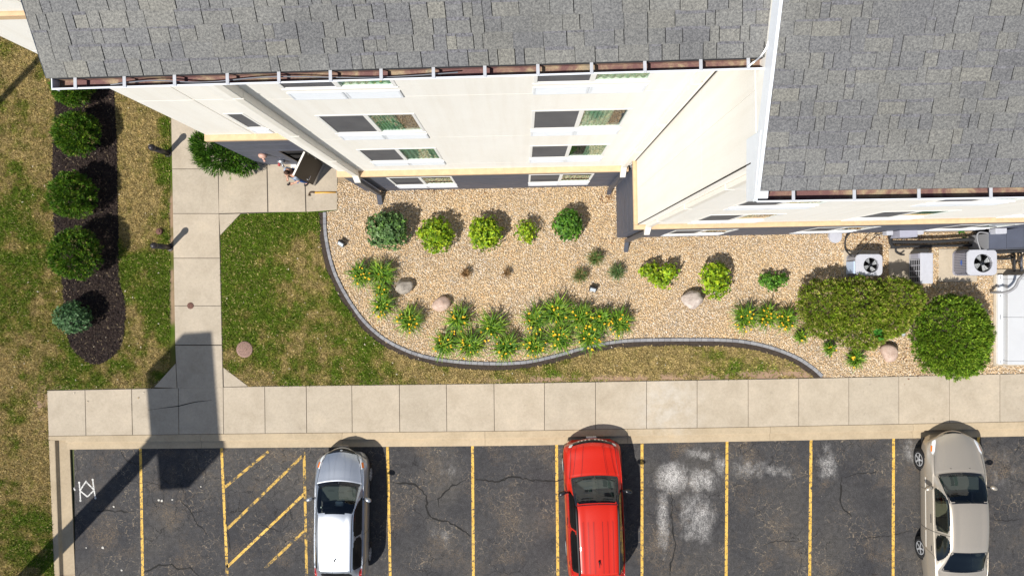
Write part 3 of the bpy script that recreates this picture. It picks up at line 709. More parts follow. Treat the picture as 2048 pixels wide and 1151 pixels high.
def panel(name, fr, a0, a1, z0, z1, holes, mat, depth=0.11, parent=hotel, gap=0.006):
    a0 += gap; a1 -= gap; z0 += gap; z1 -= gap
    hs = [(max(h[0],a0), min(h[1],a1), max(h[2],z0), min(h[3],z1)) for h in holes if h[0] < a1 and h[1] > a0 and h[2] < z1 and h[3] > z0]
    us = sorted({a0, a1, *[h[0] for h in hs], *[h[1] for h in hs]}); zs = sorted({z0, z1, *[h[2] for h in hs], *[h[3] for h in hs]})
    b = MB()
    for i in range(len(us)-1):
        for k in range(len(zs)-1):
            mu, mz = (us[i]+us[i+1])/2, (zs[k]+zs[k+1])/2
            if any(h[0] < mu < h[1] and h[2] < mz < h[3] for h in hs): continue
            b.add([fr(us[i],0,zs[k]), fr(us[i+1],0,zs[k]), fr(us[i+1],0,zs[k+1]), fr(us[i],0,zs[k+1])], [(0,1,2,3)])
    def rim(c, rev):
        q = [(c[0],c[2]),(c[1],c[2]),(c[1],c[3]),(c[0],c[3])]
        for (p0, p1) in zip(q, q[1:]+q[:1]):
            fc = [fr(p0[0],0,p0[1]), fr(p0[0],depth,p0[1]), fr(p1[0],depth,p1[1]), fr(p1[0],0,p1[1])]
            b.add(fc[::-1] if rev else fc, [(0,1,2,3)])
    rim((a0,a1,z0,z1), False)
    for h in hs: rim(h, True)
    return b.obj(name, mat, parent)

def window(fr, a0, a1, z0, z1, grille=True, single=False, gz=None, curtain=True):
    """frame set back in the wall; insect screen on the left, glass on the right, white vent grille below"""
    b = MB(); t = 0.06; d0, d1 = -0.008, 0.05; am = (a0+a1)/2
    box = lambda u0,u1,y0,y1,w0=d0,w1=d1: b.box(u0,u1,w0,w1,y0,y1,fr)
    box(a0,a1,z0,z0+t); box(a0,a1,z1-t,z1); box(a0,a0+t,z0+t,z1-t); box(a1-t,a1,z0+t,z1-t)
    if not single: box(am-0.045,am+0.045,z0+t,z1-t)
    b.box(a0-0.012,a1+0.012,-0.018,-0.001,z0-0.03,z0-0.002,fr)
    w = b.obj('window', 'white_frame', hotel)
    q = lambda u0,u1,y0,y1,d: [fr(u0,d,y0),fr(u1,d,y0),fr(u1,d,y1),fr(u0,d,y1)]
    r = a1-t if single else am-0.045
    mobj('insect_screen', q(a0+t, r, z0+t, z1-t, 0.004), [(0,1,2,3)], 'insect_screen', w)
    if not single:
        mobj('pane', q(am+0.045, a1-t, z0+t, z1-t, 0.008), [(0,1,2,3)], 'window_glass', w)
        mobj('room_shade', q(am+0.03, a1-t+0.02, z0+t, z1-t, 0.075), [(0,1,2,3)], 'interior_dark', w)
        V = []; Fc = []; n = 40; cv = random.choice([1.0,1.0,0.86,0.7,0.55]); cs = random.choice([0.0,1.0])*(1-cv)*(a1-t-am-0.01)
        for i in range(n+1):
            u = am+0.03+cs+cv*(a1-t-am-0.01)*i/n; d = 0.040+0.014*math.sin(i*1.1+a0*9)
            V += [fr(u,d,z0+t), fr(u,d,z1-t)]
        Fc = [(2*i,2*i+2,2*i+3,2*i+1) for i in range(n)]
        mobj('curtain', V, Fc, 'curtain', w, smooth=True)
    if grille:
        g0, g1 = gz or (z0-0.62, z0-0.20)
        b = MB(); 
        cols = [(a0,am-0.012),(am+0.012,a1)] if not single else [(a0,a1)]
        for (u0,u1) in cols:
            b.box(u0,u1,-0.020,-0.0125,g1-0.035,g1,fr); b.box(u0,u1,-0.020,-0.0125,g0,g0+0.035,fr); b.box(u0,u0+0.035,-0.020,-0.0125,g0+0.036,g1-0.036,fr); b.box(u1-0.035,u1,-0.020,-0.0125,g0+0.036,g1-0.036,fr)
            n = 9
            for k in range(n):
                zz = g0+0.04+(g1-g0-0.08)*k/n
                b.add([fr(u0+0.037,-0.018,zz),fr(u1-0.037,-0.018,zz),fr(u1-0.037,-0.013,zz+(g1-g0-0.08)/n-0.004),fr(u0+0.037,-0.013,zz+(g1-g0-0.08)/n-0.004)], [(0,1,2,3)])
        b.box(a0,a1,-0.012,-0.001,g0,g1,fr)
        b.obj('vent_grille', 'white_metal', w)
    return w

ROWS = [(4.70,6.22),(7.95,9.45),(11.20,12.70)]
# --- wall planes
UM0, UM1, UL0, UR = -5.12, 3.12, -8.52, 3.11
WM, WL, WR = 3.33, 4.27, 1.61
frM = lambda a,d,z: BL(a, WM+d, z); frL = lambda a,d,z: BL(a, WL+d, z); frR = lambda a,d,z: BL(a, WR+d, z); frS = lambda a,d,z: BL(UR+0.02+d, -a, z)
core = MB()
core.box(UL0+0.02, UM0+0.5, WL+0.11, 12, -0.15, 13.5, BL); core.box(UM0+0.02, UR+0.3, WM+0.11, 11.8, -0.15, 13.45, BL); core.box(UR+0.13, 22, WR+0.11, 11.6, -0.15, 13.2, BL)
core.obj('wall_core', 'joint_shade', hotel)
# gable wall behind the rake of the right roof
hM = [(x0,x1,z0,z1) for (x0,x1) in ((-3.90,-2.00),(0.24,2.14)) for z0,z1 in ROWS]
zb = [3.28, 4.10, 7.35, 10.60, 13.4]
for z0, z1 in zip(zb, zb[1:]): panel('wall_panel', frM, UM0, UM1, z0, z1, hM, 'cream_stucco')
for x0, x1 in ((-3.90,-2.00),(0.24,2.14)):
    for z0, z1 in ROWS: window(frM, x0, x1, z0, z1)
# left, set back section
hL = [(-7.10,-6.62,4.70,6.15)]
for (a0,a1) in ((UL0,-7.22),(-7.22,UM0+0.45)):
    for z0, z1 in ((3.98,7.35),(7.35,10.6),(10.6,12.08),(12.26,13.9)): panel('wall_panel', frL, a0, a1, z0, z1, hL, 'cream_stucco', gap=0.012)
window(frL, -7.10, -6.62, 4.70, 6.15, single=True, gz=(4.08,4.5))
b = MB(); b.box(UL0-0.02, UM0+0.4, WL-0.06, WL+0.1, 12.10, 12.24, BL); b.obj('ledge', 'tan_ledge', hotel)
b = MB(); b.box(UL0, UL0+0.1, WL+0.11, 12, 3.98, 13.9, BL); b.obj('wall_panel', 'cream_stucco', hotel)
# return of the middle section
b = MB(); b.box(UM0, UM0+0.1, WM+0.111, WL+0.3, 3.28, 13.4, BL); b.obj('wall_panel', 'cream_stucco', hotel)
# right wing: front and side
RWX = [(4.44,6.26),(8.52,10.34),(12.60,14.42),(16.68,18.50)]
hR = [(x0,x1,z0,z1) for x0,x1 in RWX for z0,z1 in ROWS]
zr = [3.98, 4.02, 7.30, 10.55, 13.25]
for z0, z1 in zip(zr[1:], zr[2:]): panel('wall_panel', frR, UR+0.02, 21.9, z0, z1, hR, 'cream_stucco')
for x0, x1 in RWX:
    for z0, z1 in ROWS[:2] if x0 > 5 else ROWS: window(frR, x0, x1, z0, z1)
for (a0,a1) in ((-3.44,-2.55),(-2.55,-1.63)):
    for z0, z1 in ((4.02,7.3),(7.3,10.55),(10.55,13.3)): panel('wall_panel', frS, a0, a1, z0, z1, [], 'cream_stucco', gap=0.004)
GABLE = BL  # side wall carries on above the lower roof
b = MB(); b.add([BL(UR+0.03,WR,13.3),BL(UR+0.03,11.6,13.3),BL(UR+0.03,11.6,13.4),BL(UR+0.03,6.4,15.3),BL(UR+0.03,WR,13.35)], [(4,3,2,1,0)]); b.obj('wall_panel', 'cream_stucco', hotel)

# grey base courses, with a white-framed window in each
def base_wall(fr, a0, a1, top, holes, courses):
    hgt = top/courses
    for k in range(courses): panel('siding_panel', fr, a0, a1, k*hgt, (k+1)*hgt, holes, 'grey_siding', depth=0.06, gap=0.016)
frMb = lambda a,d,z: BL(a, 3.235+d, z); frLb = lambda a,d,z: BL(a, 4.17+d, z); frRb = lambda a,d,z: BL(a, 1.545+d, z); frSb = lambda a,d,z: BL(3.115-0.10+0.10+d, -a, z)
b = MB(); b.box(UL0+0.05, UM0+0.5, 4.22, 4.40, -0.1, 3.84, BL); b.box(UM0+0.05, 3.2, 3.29, 3.5, -0.1, 3.14, BL); b.box(3.17, 22, 1.60, 1.8, -0.1, 3.84, BL); b.box(3.17, 3.3, 1.62, 3.4, -0.1, 3.84, BL); b.box(UM0+0.05,UM0+0.2,3.5,4.3,-0.1,3.14,BL)
b.obj('base_core', 'siding_joint', hotel)
hb = [(-3.90,-2.00,1.15,2.62),(0.24,2.14,1.15,2.62)]
base_wall(frMb, UM0, 3.115, 3.14, hb, 4)
for h in hb: window(frMb, *h)
hd = [(-7.22,-6.36,-0.1,2.14)]
base_wall(frLb, UL0, UM0+0.4, 3.84, hd, 5)
hrb = [(x0,x1,1.15,2.62) for x0,x1 in RWX]
base_wall(frRb, 3.115, 21.9, 3.84, hrb, 5)
for h in hrb: window(frRb, *h)
base_wall(frSb, -3.235, -1.545, 3.84, [], 5)
b = MB(); b.box(UM0, UM0+0.05, 3.30, 4.17, 0, 3.14, BL); b.obj('siding_panel', 'grey_siding', hotel)
b = MB(); b.box(UL0, UL0+0.05, 4.24, 12, 0, 3.84, BL); b.obj('siding_panel', 'grey_siding', hotel)
# tan ledges with a weathered top
def ledge(x0,x1,y0,y1,z0,z1):
    b = MB(); b.box(x0,x1,y0,y1,z0,z1,BL); return b.obj('ledge', 'tan_ledge', hotel)
ledge(UM0-0.05, 3.02, 3.17, 3.37, 3.145, 3.275); ledge(UL0-0.05, UM0+0.3, 4.11, 4.31, 3.845, 3.975)
ledge(3.035, 3.165, 1.605, 3.40, 3.845, 3.973); ledge(3.035, 21.9, 1.485, 1.60, 3.845, 3.977); ledge(3.17, 21.9, 1.602, 1.70, 3.85, 3.99)

# downspouts: cream above the ledge, grey below, offset round the ledge
def downspout(name, u, w, zl, zt, du=0.13, dw=0.10, lean=0.0, foot=0.28, wb=None):
    o = empty(name, BL(u, w, 0), parent=hotel); wb = wb if wb is not None else w
    b = MB(); b.bbox(u-du/2, u+du/2, w-dw, w-0.004, zl+0.12, zt, 0.012, BL); 
    for zz in (5.6, 8.4, 11.2): b.box(u-du/2-0.006, u+du/2+0.006, w-dw-0.006, w-0.003, zz, zz+0.035, BL)
    b.obj('pipe', 'cream_metal', o)
    b = MB(); q = [(w-dw,zl+0.16),(w-0.03,zl+0.16),(wb-0.05,zl-0.16),(wb-0.17,zl-0.16)]
    v = [BL(u-du/2-0.004,a,z) for a,z in q]+[BL(u+du/2+0.004,a,z) for a,z in q]
    b.add(v, [(0,1,2,3),(7,6,5,4),(0,4,5,1),(1,5,6,2),(2,6,7,3),(3,7,4,0)]); b.obj('elbow', 'cream_metal', o)
    b = MB(); b.bbox(u-du/2, u+du/2, wb-0.15, wb-0.045, 0.22, zl-0.12, 0.012, BL)
    q = [(wb-0.15,0.26),(wb-0.045,0.26),(wb-0.045-foot,0.03),(wb-0.15-foot,0.03)]
    v = [BL(u-du/2+0.003,a,z) for a,z in q]+[BL(u+du/2-0.003,a,z) for a,z in q]
    b.add(v, [(0,1,2,3),(7,6,5,4),(0,4,5,1),(1,5,6,2),(2,6,7,3),(3,7,4,0)]); b.obj('lower_pipe', 'grey_metal_paint', o)
    return o
downspout('downspout', -4.62, WM, 3.25, 13.3, 0.16, 0.16, wb=3.20)
downspout('downspout', 2.88, WM, 3.25, 13.3, 0.14, 0.09, foot=0.1, wb=3.20)
downspout('downspout', 3.40, WR, 3.95, 12.9, 0.14, 0.09, foot=0.3, wb=1.515)

b = MB(); b.box(3.088,3.118,WM-0.006,WM+0.02,3.3,13.3,BL); b.obj('corner_shade_strip','corner_shade_dark',hotel)  # thin dark strip, its colour stands in for the corner gap's shadow
b = MB(); b.box(3.121,3.134,1.607,1.625,4.0,13.1,BL); b.obj('corner_shade_strip','corner_shade_dark',hotel)  # matching dark line, painted as shade along the wing's front corner
# --- doorway and open door
dr = empty('door', BL(-6.4,4.17,0), parent=hotel)
b = MB(); b.box(-7.22,-6.36,4.206,4.212,0,2.14,BL); mo = b.obj('door_opening', 'interior_dark', dr)
b = MB(); b.box(-7.22,-7.18,4.16,4.25,0,2.14,BL); b.box(-6.40,-6.36,4.16,4.25,0,2.14,BL); b.box(-7.18,-6.40,4.16,4.25,2.10,2.14,BL); b.obj('door_frame', 'dark_bronze', dr)
hx, hy, _ = BL(-6.42,4.13,0); ang = math.atan2(3.44-hy, -6.77-hx)
def DL(a,d,z): return (hx+a*math.cos(ang)-d*math.sin(ang), hy+a*math.sin(ang)+d*math.cos(ang), z)
b = MB(); b.box(0,0.78,-0.045,-0.003,0.02,2.09,DL); dleaf = b.obj('door_leaf', 'brown_door', dr)
b = MB(); b.box(0,0.78,-0.050,0.003,2.091,2.11,DL); b.box(0,0.05,-0.048,0.002,0.02,2.09,DL) if False else None; b.obj('top_edge', 'cream_metal', dleaf)
b = MB(); b.box(0.0,0.78,0.0005,0.004,0.02,0.26,DL); b.box(0,0.78,-0.049,-0.0455,0.02,0.22,DL); b.obj('kick_plate', 'alu', dleaf)
b = MB(); b.tube([DL(0.70,0.0,0.98),DL(0.70,0.06,0.98),DL(0.56,0.06,0.98)], 0.014); b.lathe([(0.035,-0.002),(0.035,0.012)], 12, DL(0.70,0.0,0.98), Matrix.Rotation(R(90),3,'X')); b.obj('handle', 'chrome', dleaf)
b = MB()
for zz in (0.3,1.05,1.8): b.tube([DL(0,0.01,zz),DL(0,0.01,zz+0.12)], 0.014)
b.obj('hinge', 'alu', dr)
b = MB(); b.bbox(-7.55,-7.35,4.05,4.165,0.02,0.07,0.01,BL); b.obj('threshold_block', 'paper_white', dr)

# --- wall-mounted bell and hose connection beside the door
def walldome(name, u, z, lab, cat, m1, m2):
    c = BL(u, 4.168, z); o = empty(name, c, 0, lab, cat)
    rot = Matrix.Rotation(R(90), 3, 'X')
    b = MB(); b.lathe([(0.02,-0.01),(0.115,0.0),(0.13,0.03),(0.125,0.07),(0.09,0.11),(0.03,0.125)], 20, c, rot); b.obj('bell_dome', m1, o, True)
    b = MB(); b.tube([(c[0],c[1]-0.09,c[2]-0.02),(c[0]+0.03,c[1]-0.17,c[2]-0.05)], [0.045,0.03], 12); b.tube([(c[0]+0.03,c[1]-0.17,c[2]-0.05),(c[0]+0.05,c[1]-0.21,c[2]-0.07)], 0.04, 12); b.obj('nozzle', m2, o, True)
    return o
walldome('alarm_bell', -7.83, 1.75, 'round salmon pink alarm bell on the grey base wall, above the bush', 'bell', 'bell_paint', 'bell_paint')
fd = walldome('hose_connection', -7.62, 0.72, 'grey and red fire hose connection on the grey wall beside the open door', 'hose connection', 'alu', 'chrome')
c = BL(-7.62,4.168,0.72); b = MB(); b.tube([(c[0]-0.04,c[1]-0.08,c[2]+0.05),(c[0]-0.07,c[1]-0.19,c[2]+0.03)], 0.045, 12); b.obj('inlet_cap', 'bell_red', fd, True)

# --- roofs
def roof(theta, P, zE, slope, L, depth, skew, rows, maxpieces, seedn, rowstep=0.178):
    """P: world point of the left end of the shingle edge; u along the eave, r up the slope (plan distance)"""
    rs = random.Random(seedn); ct, st = math.cos(theta), math.sin(theta)
    def RF(u, r, h=0.0): return (P[0]+u*ct-r*st-skew*r, P[1]+u*st+r*ct, zE+slope*r+h)
    deck = MB()
    deck.add([RF(0,0,-0.02),RF(L,0,-0.02),RF(L,depth,-0.02),RF(0,depth,-0.02),RF(0,0,-0.10),RF(L,0,-0.10),RF(L,depth,-0.10),RF(0,depth,-0.10)],
             [(0,1,2,3),(7,6,5,4),(0,4,5,1),(1,5,6,2),(2,6,7,3),(3,7,4,0)])
    back = [RF(0,depth,-0.02),RF(L,depth,-0.02)]; bk2 = [(p[0]-st*depth*0, p[1]+5.5, p[2]-5.5*slope) for p in back]
    deck.add([back[0],back[1],bk2[1],bk2[0]], [(0,1,2,3)])
    ro = deck.obj('roof', 'shingle_under', hotel)
    cache = {}; rest = MB(); bands = MB(); cnt = 0
    nrow = int(depth/rowstep)
    for k in range(nrow):
        r0 = k*rowstep-0.012; r1 = (k+1)*rowstep+0.004; u = -rs.uniform(0,0.12)
        while u < L-0.01:
            w = rs.choice([0.12,0.17,0.22,0.26,0.30,0.34,0.38]); u0 = max(u, -0.015); u1 = min(u+w, L)
            if u1-u0 < 0.03: u = u1; continue
            up = rs.random() < 0.62; h = 0.014 if up else 0.007; g = 0.0055 if rs.random() < 0.72 else 0.001
            key = (round(u1-u0, 3), up)
            def shape(U0, U1, R0):
                q = []
                for (uu, rr, hh) in ((U0+g,r0,h*0.2),(U1-g,r0,h*0.2),(U1-g,r1,0.004),(U0+g,r1,0.004)):
                    q.append((uu, rr-R0, hh))
                top = [(U0+g,r0+0.002,h),(U1-g,r0+0.002,h),(U1-g,r1,h*0.45+0.003),(U0+g,r1,h*0.45+0.003)]
                return q+[(a,b_-R0,c_) for a,b_,c_ in top]
            FC = [(4,5,6,7),(0,1,5,4),(1,2,6,5),(2,3,7,6),(3,0,4,7)]
            if k < rows and cnt < maxpieces and u1 > 0:
                if key not in cache:
                    vs = [(a, b_*1.0, slope*b_+c_) for a,b_,c_ in shape(0, u1-u0, r0)]
                    vs = [(a-skew*b_, b_, c_) for a,b_,c_ in vs]
                    cache[key] = mdata('shingle', vs, FC, 'shingle')
                o = bpy.data.objects.new('shingle', cache[key]); p = RF(u0, r0, 0)
                o.matrix_basis = Matrix.Translation(p) @ Matrix.Rotation(theta, 4, 'Z'); put(o, ro); cnt += 1
            else:
                rest.add([RF(a,b_,c_) for a,b_,c_ in shape(u0,u1,0)], FC)
            if not up or rs.random() < 0.25:      # printed shade band of the lower laminate
                hh = h*0.5+0.0065; q = 0.030+rs.random()*0.02
                bands.add([RF(u0+g,r1-q,hh+0.001),RF(u1-g,r1-q,hh+0.001),RF(u1-g,r1-0.004,hh),RF(u0+g,r1-0.004,hh)], [(0,1,2,3)])
            u = u1
    if rest.v: tag(rest.obj('shingle_course', 'shingle', ro), kind='stuff')
    if bands.v: tag(bands.obj('shade_band', 'shingle_band', ro), kind='stuff')
    return ro, RF
def gutter(A, B, z, width, hangers_px, flip_end=True):
    """A, B: plan points of the outer lip; open brown-lined trough with white face and straps"""
    ax, ay = A; bx, by = B; L = math.hypot(bx-ax, by-ay); dx, dy = (bx-ax)/L, (by-ay)/L; nx, ny = -dy, dx
    G = lambda a, d, zz: (ax+dx*a+nx*d, ay+dy*a+ny*d, z+zz)
    b = MB()
    def slantbox(d0, d1, e0, e1, z0, z1, a0=0.0, a1=None):
        a1 = L if a1 is None else a1
        v = [G(a0,e0,z0),G(a1,e0,z0),G(a1,e1,z0),G(a0,e1,z0),G(a0,d0,z1),G(a1,d0,z1),G(a1,d1,z1),G(a0,d1,z1)]
        b.add(v, [(0,3,2,1),(4,5,6,7),(0,1,5,4),(1,2,6,5),(2,3,7,6),(3,0,4,7)])
    slantbox(0.0, 0.024, 0.050, 0.056, -0.15, 0.0); b.box(-0.004,0.010,0.026,width,-0.15,-0.002,G); b.box(L-0.010,L,0.026,width,-0.15,-0.002,G)
    gu = b.obj('gutter', 'white_metal', hotel)
    b = MB(); b.box(0.013,L-0.013,0.058,width-0.002,-0.152,-0.140,G); b.box(0.013,L-0.013,width-0.008,width-0.002,-0.139,-0.004,G); b.obj('lining', 'gutter_lining', gu)
    b = MB(); slantbox(0.0245, 0.0265, 0.0565, 0.0575, -0.139, -0.010, 0.013, L-0.013); b.obj('inner_face', 'black_trim', gu)
    for px_ in hangers_px:
        # distance along from the photo column of each strap
        X = (px_-NX)*(H-z)/F_PX; a = (X-ax)/dx
        if a < 0 or a > L: continue
        b = MB(); b.box(a-0.021,a+0.021,0.004,width+0.02,0.0015,0.010,G) ; b.obj('bracket', 'ac_bracket', gu)
    return gu, G
ZL = 13.60
A = U2(103,180,ZL); Bq = U2(1536,138.5,ZL)
gl, G1 = gutter(A, Bq, ZL, 0.165, [143,243,345,452,556,660,762,867,970,1076,1183,1289,1400,1494])
thL = math.atan2(Bq[1]-A[1], Bq[0]-A[0]); p0 = G1(-0.02, 0.150, 0)
roofL, RFL = roof(thL, p0, ZL+0.045, 0.40, math.hypot(Bq[0]-A[0], Bq[1]-A[1])+0.02, 6.0, 0.06, 5, 165, 3)
ZR = 13.25
A2 = U2(1514,404.6,ZR); B2 = U2(2048,396.8,ZR); k_ = 2.2; B2 = (A2[0]+(B2[0]-A2[0])*k_, A2[1]+(B2[1]-A2[1])*k_)
gr_, G2 = gutter(A2, B2, ZR, 0.17, [1583,1703,1830,1971])
thR = math.atan2(B2[1]-A2[1], B2[0]-A2[0]); p0 = G2(0.03, 0.155, 0)
roofR, RFR = roof(thR, p0, ZR+0.045, 0.40, math.hypot(B2[0]-A2[0], B2[1]-A2[1]), 6.2, 0.0, 13, 145, 5)
# rake fascia of the right roof, with boxed return at the eave
b = MB(); t0 = -0.06
b.add([RFR(-0.05,-0.02,0.03),RFR(-0.012,-0.02,0.03),RFR(-0.012,6.2,0.03),RFR(-0.05,6.2,0.03),RFR(-0.05,-0.02,-0.24),RFR(-0.012,-0.02,-0.24),RFR(-0.012,6.2,-0.24),RFR(-0.05,6.2,-0.24)],
      [(0,1,2,3),(7,6,5,4),(0,4,5,1),(1,5,6,2),(2,6,7,3),(3,7,4,0)]); b.obj('fascia', 'white_metal', hotel)
b = MB()
b.add([RFR(-0.056,-0.10,-0.02),RFR(0.12,-0.10,-0.02),RFR(0.12,0.75,-0.10),RFR(-0.056,0.75,-0.10),RFR(-0.056,-0.10,-0.36),RFR(0.12,-0.10,-0.36),RFR(0.12,0.75,-0.66),RFR(-0.056,0.75,-0.66)],
      [(0,1,2,3),(7,6,5,4),(0,4,5,1),(1,5,6,2),(2,6,7,3),(3,7,4,0)]); b.obj('eave_return', 'white_metal', hotel)
# soffits
b = MB(); g0 = G1(0,0.16,-0.14); 
b.add([G1(0,0.16,-0.137), G1(9.4,0.16,-0.137), BL(3.1,4.5,ZL-0.137), BL(-6.1,4.5,ZL-0.137)], [(0,3,2,1)]); b.add([G2(0.05,0.168,-0.137), G2(17,0.168,-0.137), BL(20,1.8,ZR-0.137), BL(3.2,1.8,ZR-0.137)], [(0,3,2,1)]); b.obj('soffit', 'soffit', hotel)
b = MB(); b.add([RFL(-0.012,0,0.02),RFL(-0.012,6,0.02),RFL(-0.012,6,-0.22),RFL(-0.012,0,-0.22)], [(0,1,2,3)]); b.obj('fascia', 'white_metal', hotel)
# grey cable over the edge of the lower roof
pts = [U(*q) for q in [(1497,133,ZL+0.02),(1508,124,ZL+0.07),(1522,112,ZL+0.10),(1533,95,ZL+0.15),(1541,70,ZL+0.21),(1545,50,ZL+0.25)]]
b = MB(); b.tube(smooth_path(pts,5), 0.012, 6); tag(b.obj('roof_cable', 'alu'), 'thin grey cable lying over the eave of the lower roof', 'cable')
pts = [G1(0.75,0.06,-0.05),G1(1.3,0.09,-0.02),G1(2.0,0.06,-0.06),G1(2.9,0.10,-0.04),G1(4.2,0.06,-0.07),G1(5.3,0.09,-0.05)]
b = MB(); b.tube(smooth_path(pts,6), 0.009, 6); tag(b.obj('gutter_cable', 'alu'), 'grey heating cable lying loose inside the long roof gutter', 'cable')

# fallen leaves: brown ones blown against the walls, pale scraps on the lawns
LX = []; LC = []
for (px_, py_, sx_, sy_, n_) in [(1218,392,8,14,60),(1860,474,60,7,110),(1790,474,30,6,60),(1990,600,6,40,25),(1720,480,25,12,30),(1820,720,14,30,50),(1240,480,60,6,20),(820,385,70,3,25)]:
    for k in range(n_):
        q = U2(random.gauss(px_, sx_), random.gauss(py_, sy_))
        if not (q[0] > 3.15 and q[1] > 1.62) and q[1] < 3.25: LX.append((q[0], q[1], 0.045)); LC.append(random.choice([(0.22,0.09,0.035),(0.30,0.14,0.05),(0.16,0.07,0.03),(0.34,0.20,0.09)]))
for k in range(420):
    q = (random.uniform(-17,-6), random.uniform(-4,6)) if k < 260 else U2(random.uniform(450,1600), random.uniform(440,760))
    if (k < 260 and q[0] < L_LAWN_X-0.05) or (k >= 260 and in_poly(np.array([q[0]]), np.array([q[1]]), C_LAWN)[0]): LX.append((q[0], q[1], 0.05)); LC.append(random.choice([(0.55,0.47,0.33),(0.40,0.30,0.16),(0.62,0.56,0.45)]))
V = []; Fc = []; C = []
for (x,y,z), c_ in zip(LX, LC):
    a = random.uniform(0,6.28); s_ = random.uniform(0.016,0.042); k = len(V)
    for dx, dy, dz in ((-1,0,0),(0,-0.5,0.25),(1,0,0.1),(0,0.5,0.25)):
        V.append((x+s_*(dx*math.cos(a)-dy*math.sin(a)), y+s_*(dx*math.sin(a)+dy*math.cos(a)), z+s_*dz)); C.append(c_)
    Fc.append((k,k+1,k+2,k+3))
tag(mobj('fallen_leaves', np.array(V), np.array(Fc), 'leaf', cols=np.array(C)), 'scattered dry brown leaves on gravel and lawn', 'leaf litter', kind='stuff')

# ------------------------------------------------------------------ planting
def leaves(blobs, n, L, wr, cols, mode='shell', shell=0.35, zmin=-0.2, lump=0.12, lumpf=3.0, seed=0, jit=0.5, per=7, spread=0.8, gain=1.0):
    """leaf-sized faces, gathered in sprays through a crown made of ellipsoids; returns verts, faces, colours"""
    rg = np.random.default_rng(seed+11); m_ = max(6, n//per); wts = np.array([b[3]*b[4]+b[3]*b[5] for b in blobs]); wts = wts/wts.sum()
    bi = rg.choice(len(blobs), m_, p=wts); B = np.array(blobs)[bi]
    d = rg.normal(size=(m_,3)); d /= np.linalg.norm(d, axis=1)[:,None]
    low = d[:,2] < zmin; d[low,2] *= -1
    ph = rg.uniform(0, 6.28, 9); lm = np.zeros(m_)
    for k in range(3):
        q = rg.normal(size=3)*lumpf*(1+k*0.8); lm += np.sin(d@q+ph[k]+bi)/(1+k*0.6)
    rad = (1-shell*rg.random(m_)**1.3)*(1+lump*lm/1.6)+rg.normal(0,0.025,m_)
    P = B[:,:3]+d*B[:,3:6]*rad[:,None]; keep = P[:,2] > 0.03
    for k, b in enumerate(blobs):
        if len(blobs) > 1: keep &= ~((np.linalg.norm((P-np.array(b[:3]))/np.array(b[3:6]), axis=1) < 0.6) & (bi != k))
    P, d = P[keep], d[keep]; m_ = len(P)
    tone = rg.uniform(0.62,1.35,m_); pick = rg.integers(0, len(cols), m_)
    ax0 = d+0.45*rg.normal(size=(m_,3))*0.6+np.array([0,0,0.25]); ax0 /= np.linalg.norm(ax0, axis=1)[:,None]
    P = np.repeat(P, per, 0); d = np.repeat(d, per, 0); tone = np.repeat(tone, per); pick = np.repeat(pick, per); ax0 = np.repeat(ax0, per, 0); n = len(P)
    r = rg.normal(size=(n,3)); r /= np.linalg.norm(r, axis=1)[:,None]
    if mode == 'spike':
        ax = ax0+jit*r; ax /= np.linalg.norm(ax, axis=1)[:,None]
        sd = np.cross(ax, rg.normal(size=(n,3))); sd /= np.linalg.norm(sd, axis=1)[:,None]+1e-9; nr = np.cross(sd, ax); P = P+ax*L*0.35+r*L*spread*0.35
    else:
        tang = r-(r*ax0).sum(1)[:,None]*ax0; tang /= np.linalg.norm(tang, axis=1)[:,None]+1e-9
        ax = tang+ax0*rg.uniform(-0.1,0.75,(n,1)); ax /= np.linalg.norm(ax, axis=1)[:,None]
        sd = np.cross(ax, ax0+jit*0.5*rg.normal(size=(n,3))); sd /= np.linalg.norm(sd, axis=1)[:,None]+1e-9; nr = np.cross(sd, ax); nr *= np.sign((nr*ax0).sum(1))[:,None]
        P = P+ax*L*spread*0.55
    ln = (L*rg.uniform(0.65,1.25,n))[:,None]; wd = ln*wr
    V = np.stack([P-ax*ln*0.5, P+sd*wd*0.5+nr*ln*0.06, P+ax*ln*0.5-nr*ln*0.05, P-sd*wd*0.5+nr*ln*0.06], 1)
    cols = np.array(cols); alt = rg.random(n) < 0.3; pick = np.where(alt, rg.integers(0, len(cols), n), pick)
    c = np.minimum(cols[pick]*tone[:,None]*rg.uniform(0.85,1.15,(n,1))*gain, 0.7)
    return V.reshape(-1,3), np.arange(n*4).reshape(n,4), np.repeat(c, 4, 0)
def twigs(c, h, r, n, seed):
    rs = random.Random(seed); b = MB()
    for i in range(n):
        a = rs.uniform(0,6.28); rr = r*rs.uniform(0.2,0.75)
        b.tube([(c[0],c[1],-0.02),(c[0]+rr*0.35*math.cos(a),c[1]+rr*0.35*math.sin(a),h*0.35),(c[0]+rr*math.cos(a),c[1]+rr*math.sin(a),h*rs.uniform(0.65,0.9))], [0.016,0.011,0.004], 5)
    return b
def shrub(name, c, blobs, n, L, wr, cols, label, mat='leaf', group=None, cat='shrub', **kw):
    o = empty(name, (c[0],c[1],0), 0, label, cat, group)
    V, Fc, C = leaves(blobs, n, L, wr, cols, **kw); mobj('foliage', V, Fc, mat, o, cols=C)
    hh = max(b[2]+b[5] for b in blobs); rr = max(b[3] for b in blobs)
    twigs(c, hh, rr, 14, kw.get('seed',0)).obj('stem', 'wood_stem', o)
    return o
YEW = [(0.055,0.14,0.010),(0.085,0.185,0.012),(0.034,0.088,0.010),(0.16,0.25,0.018),(0.09,0.18,0.014)]*4+[(0.30,0.24,0.10)]
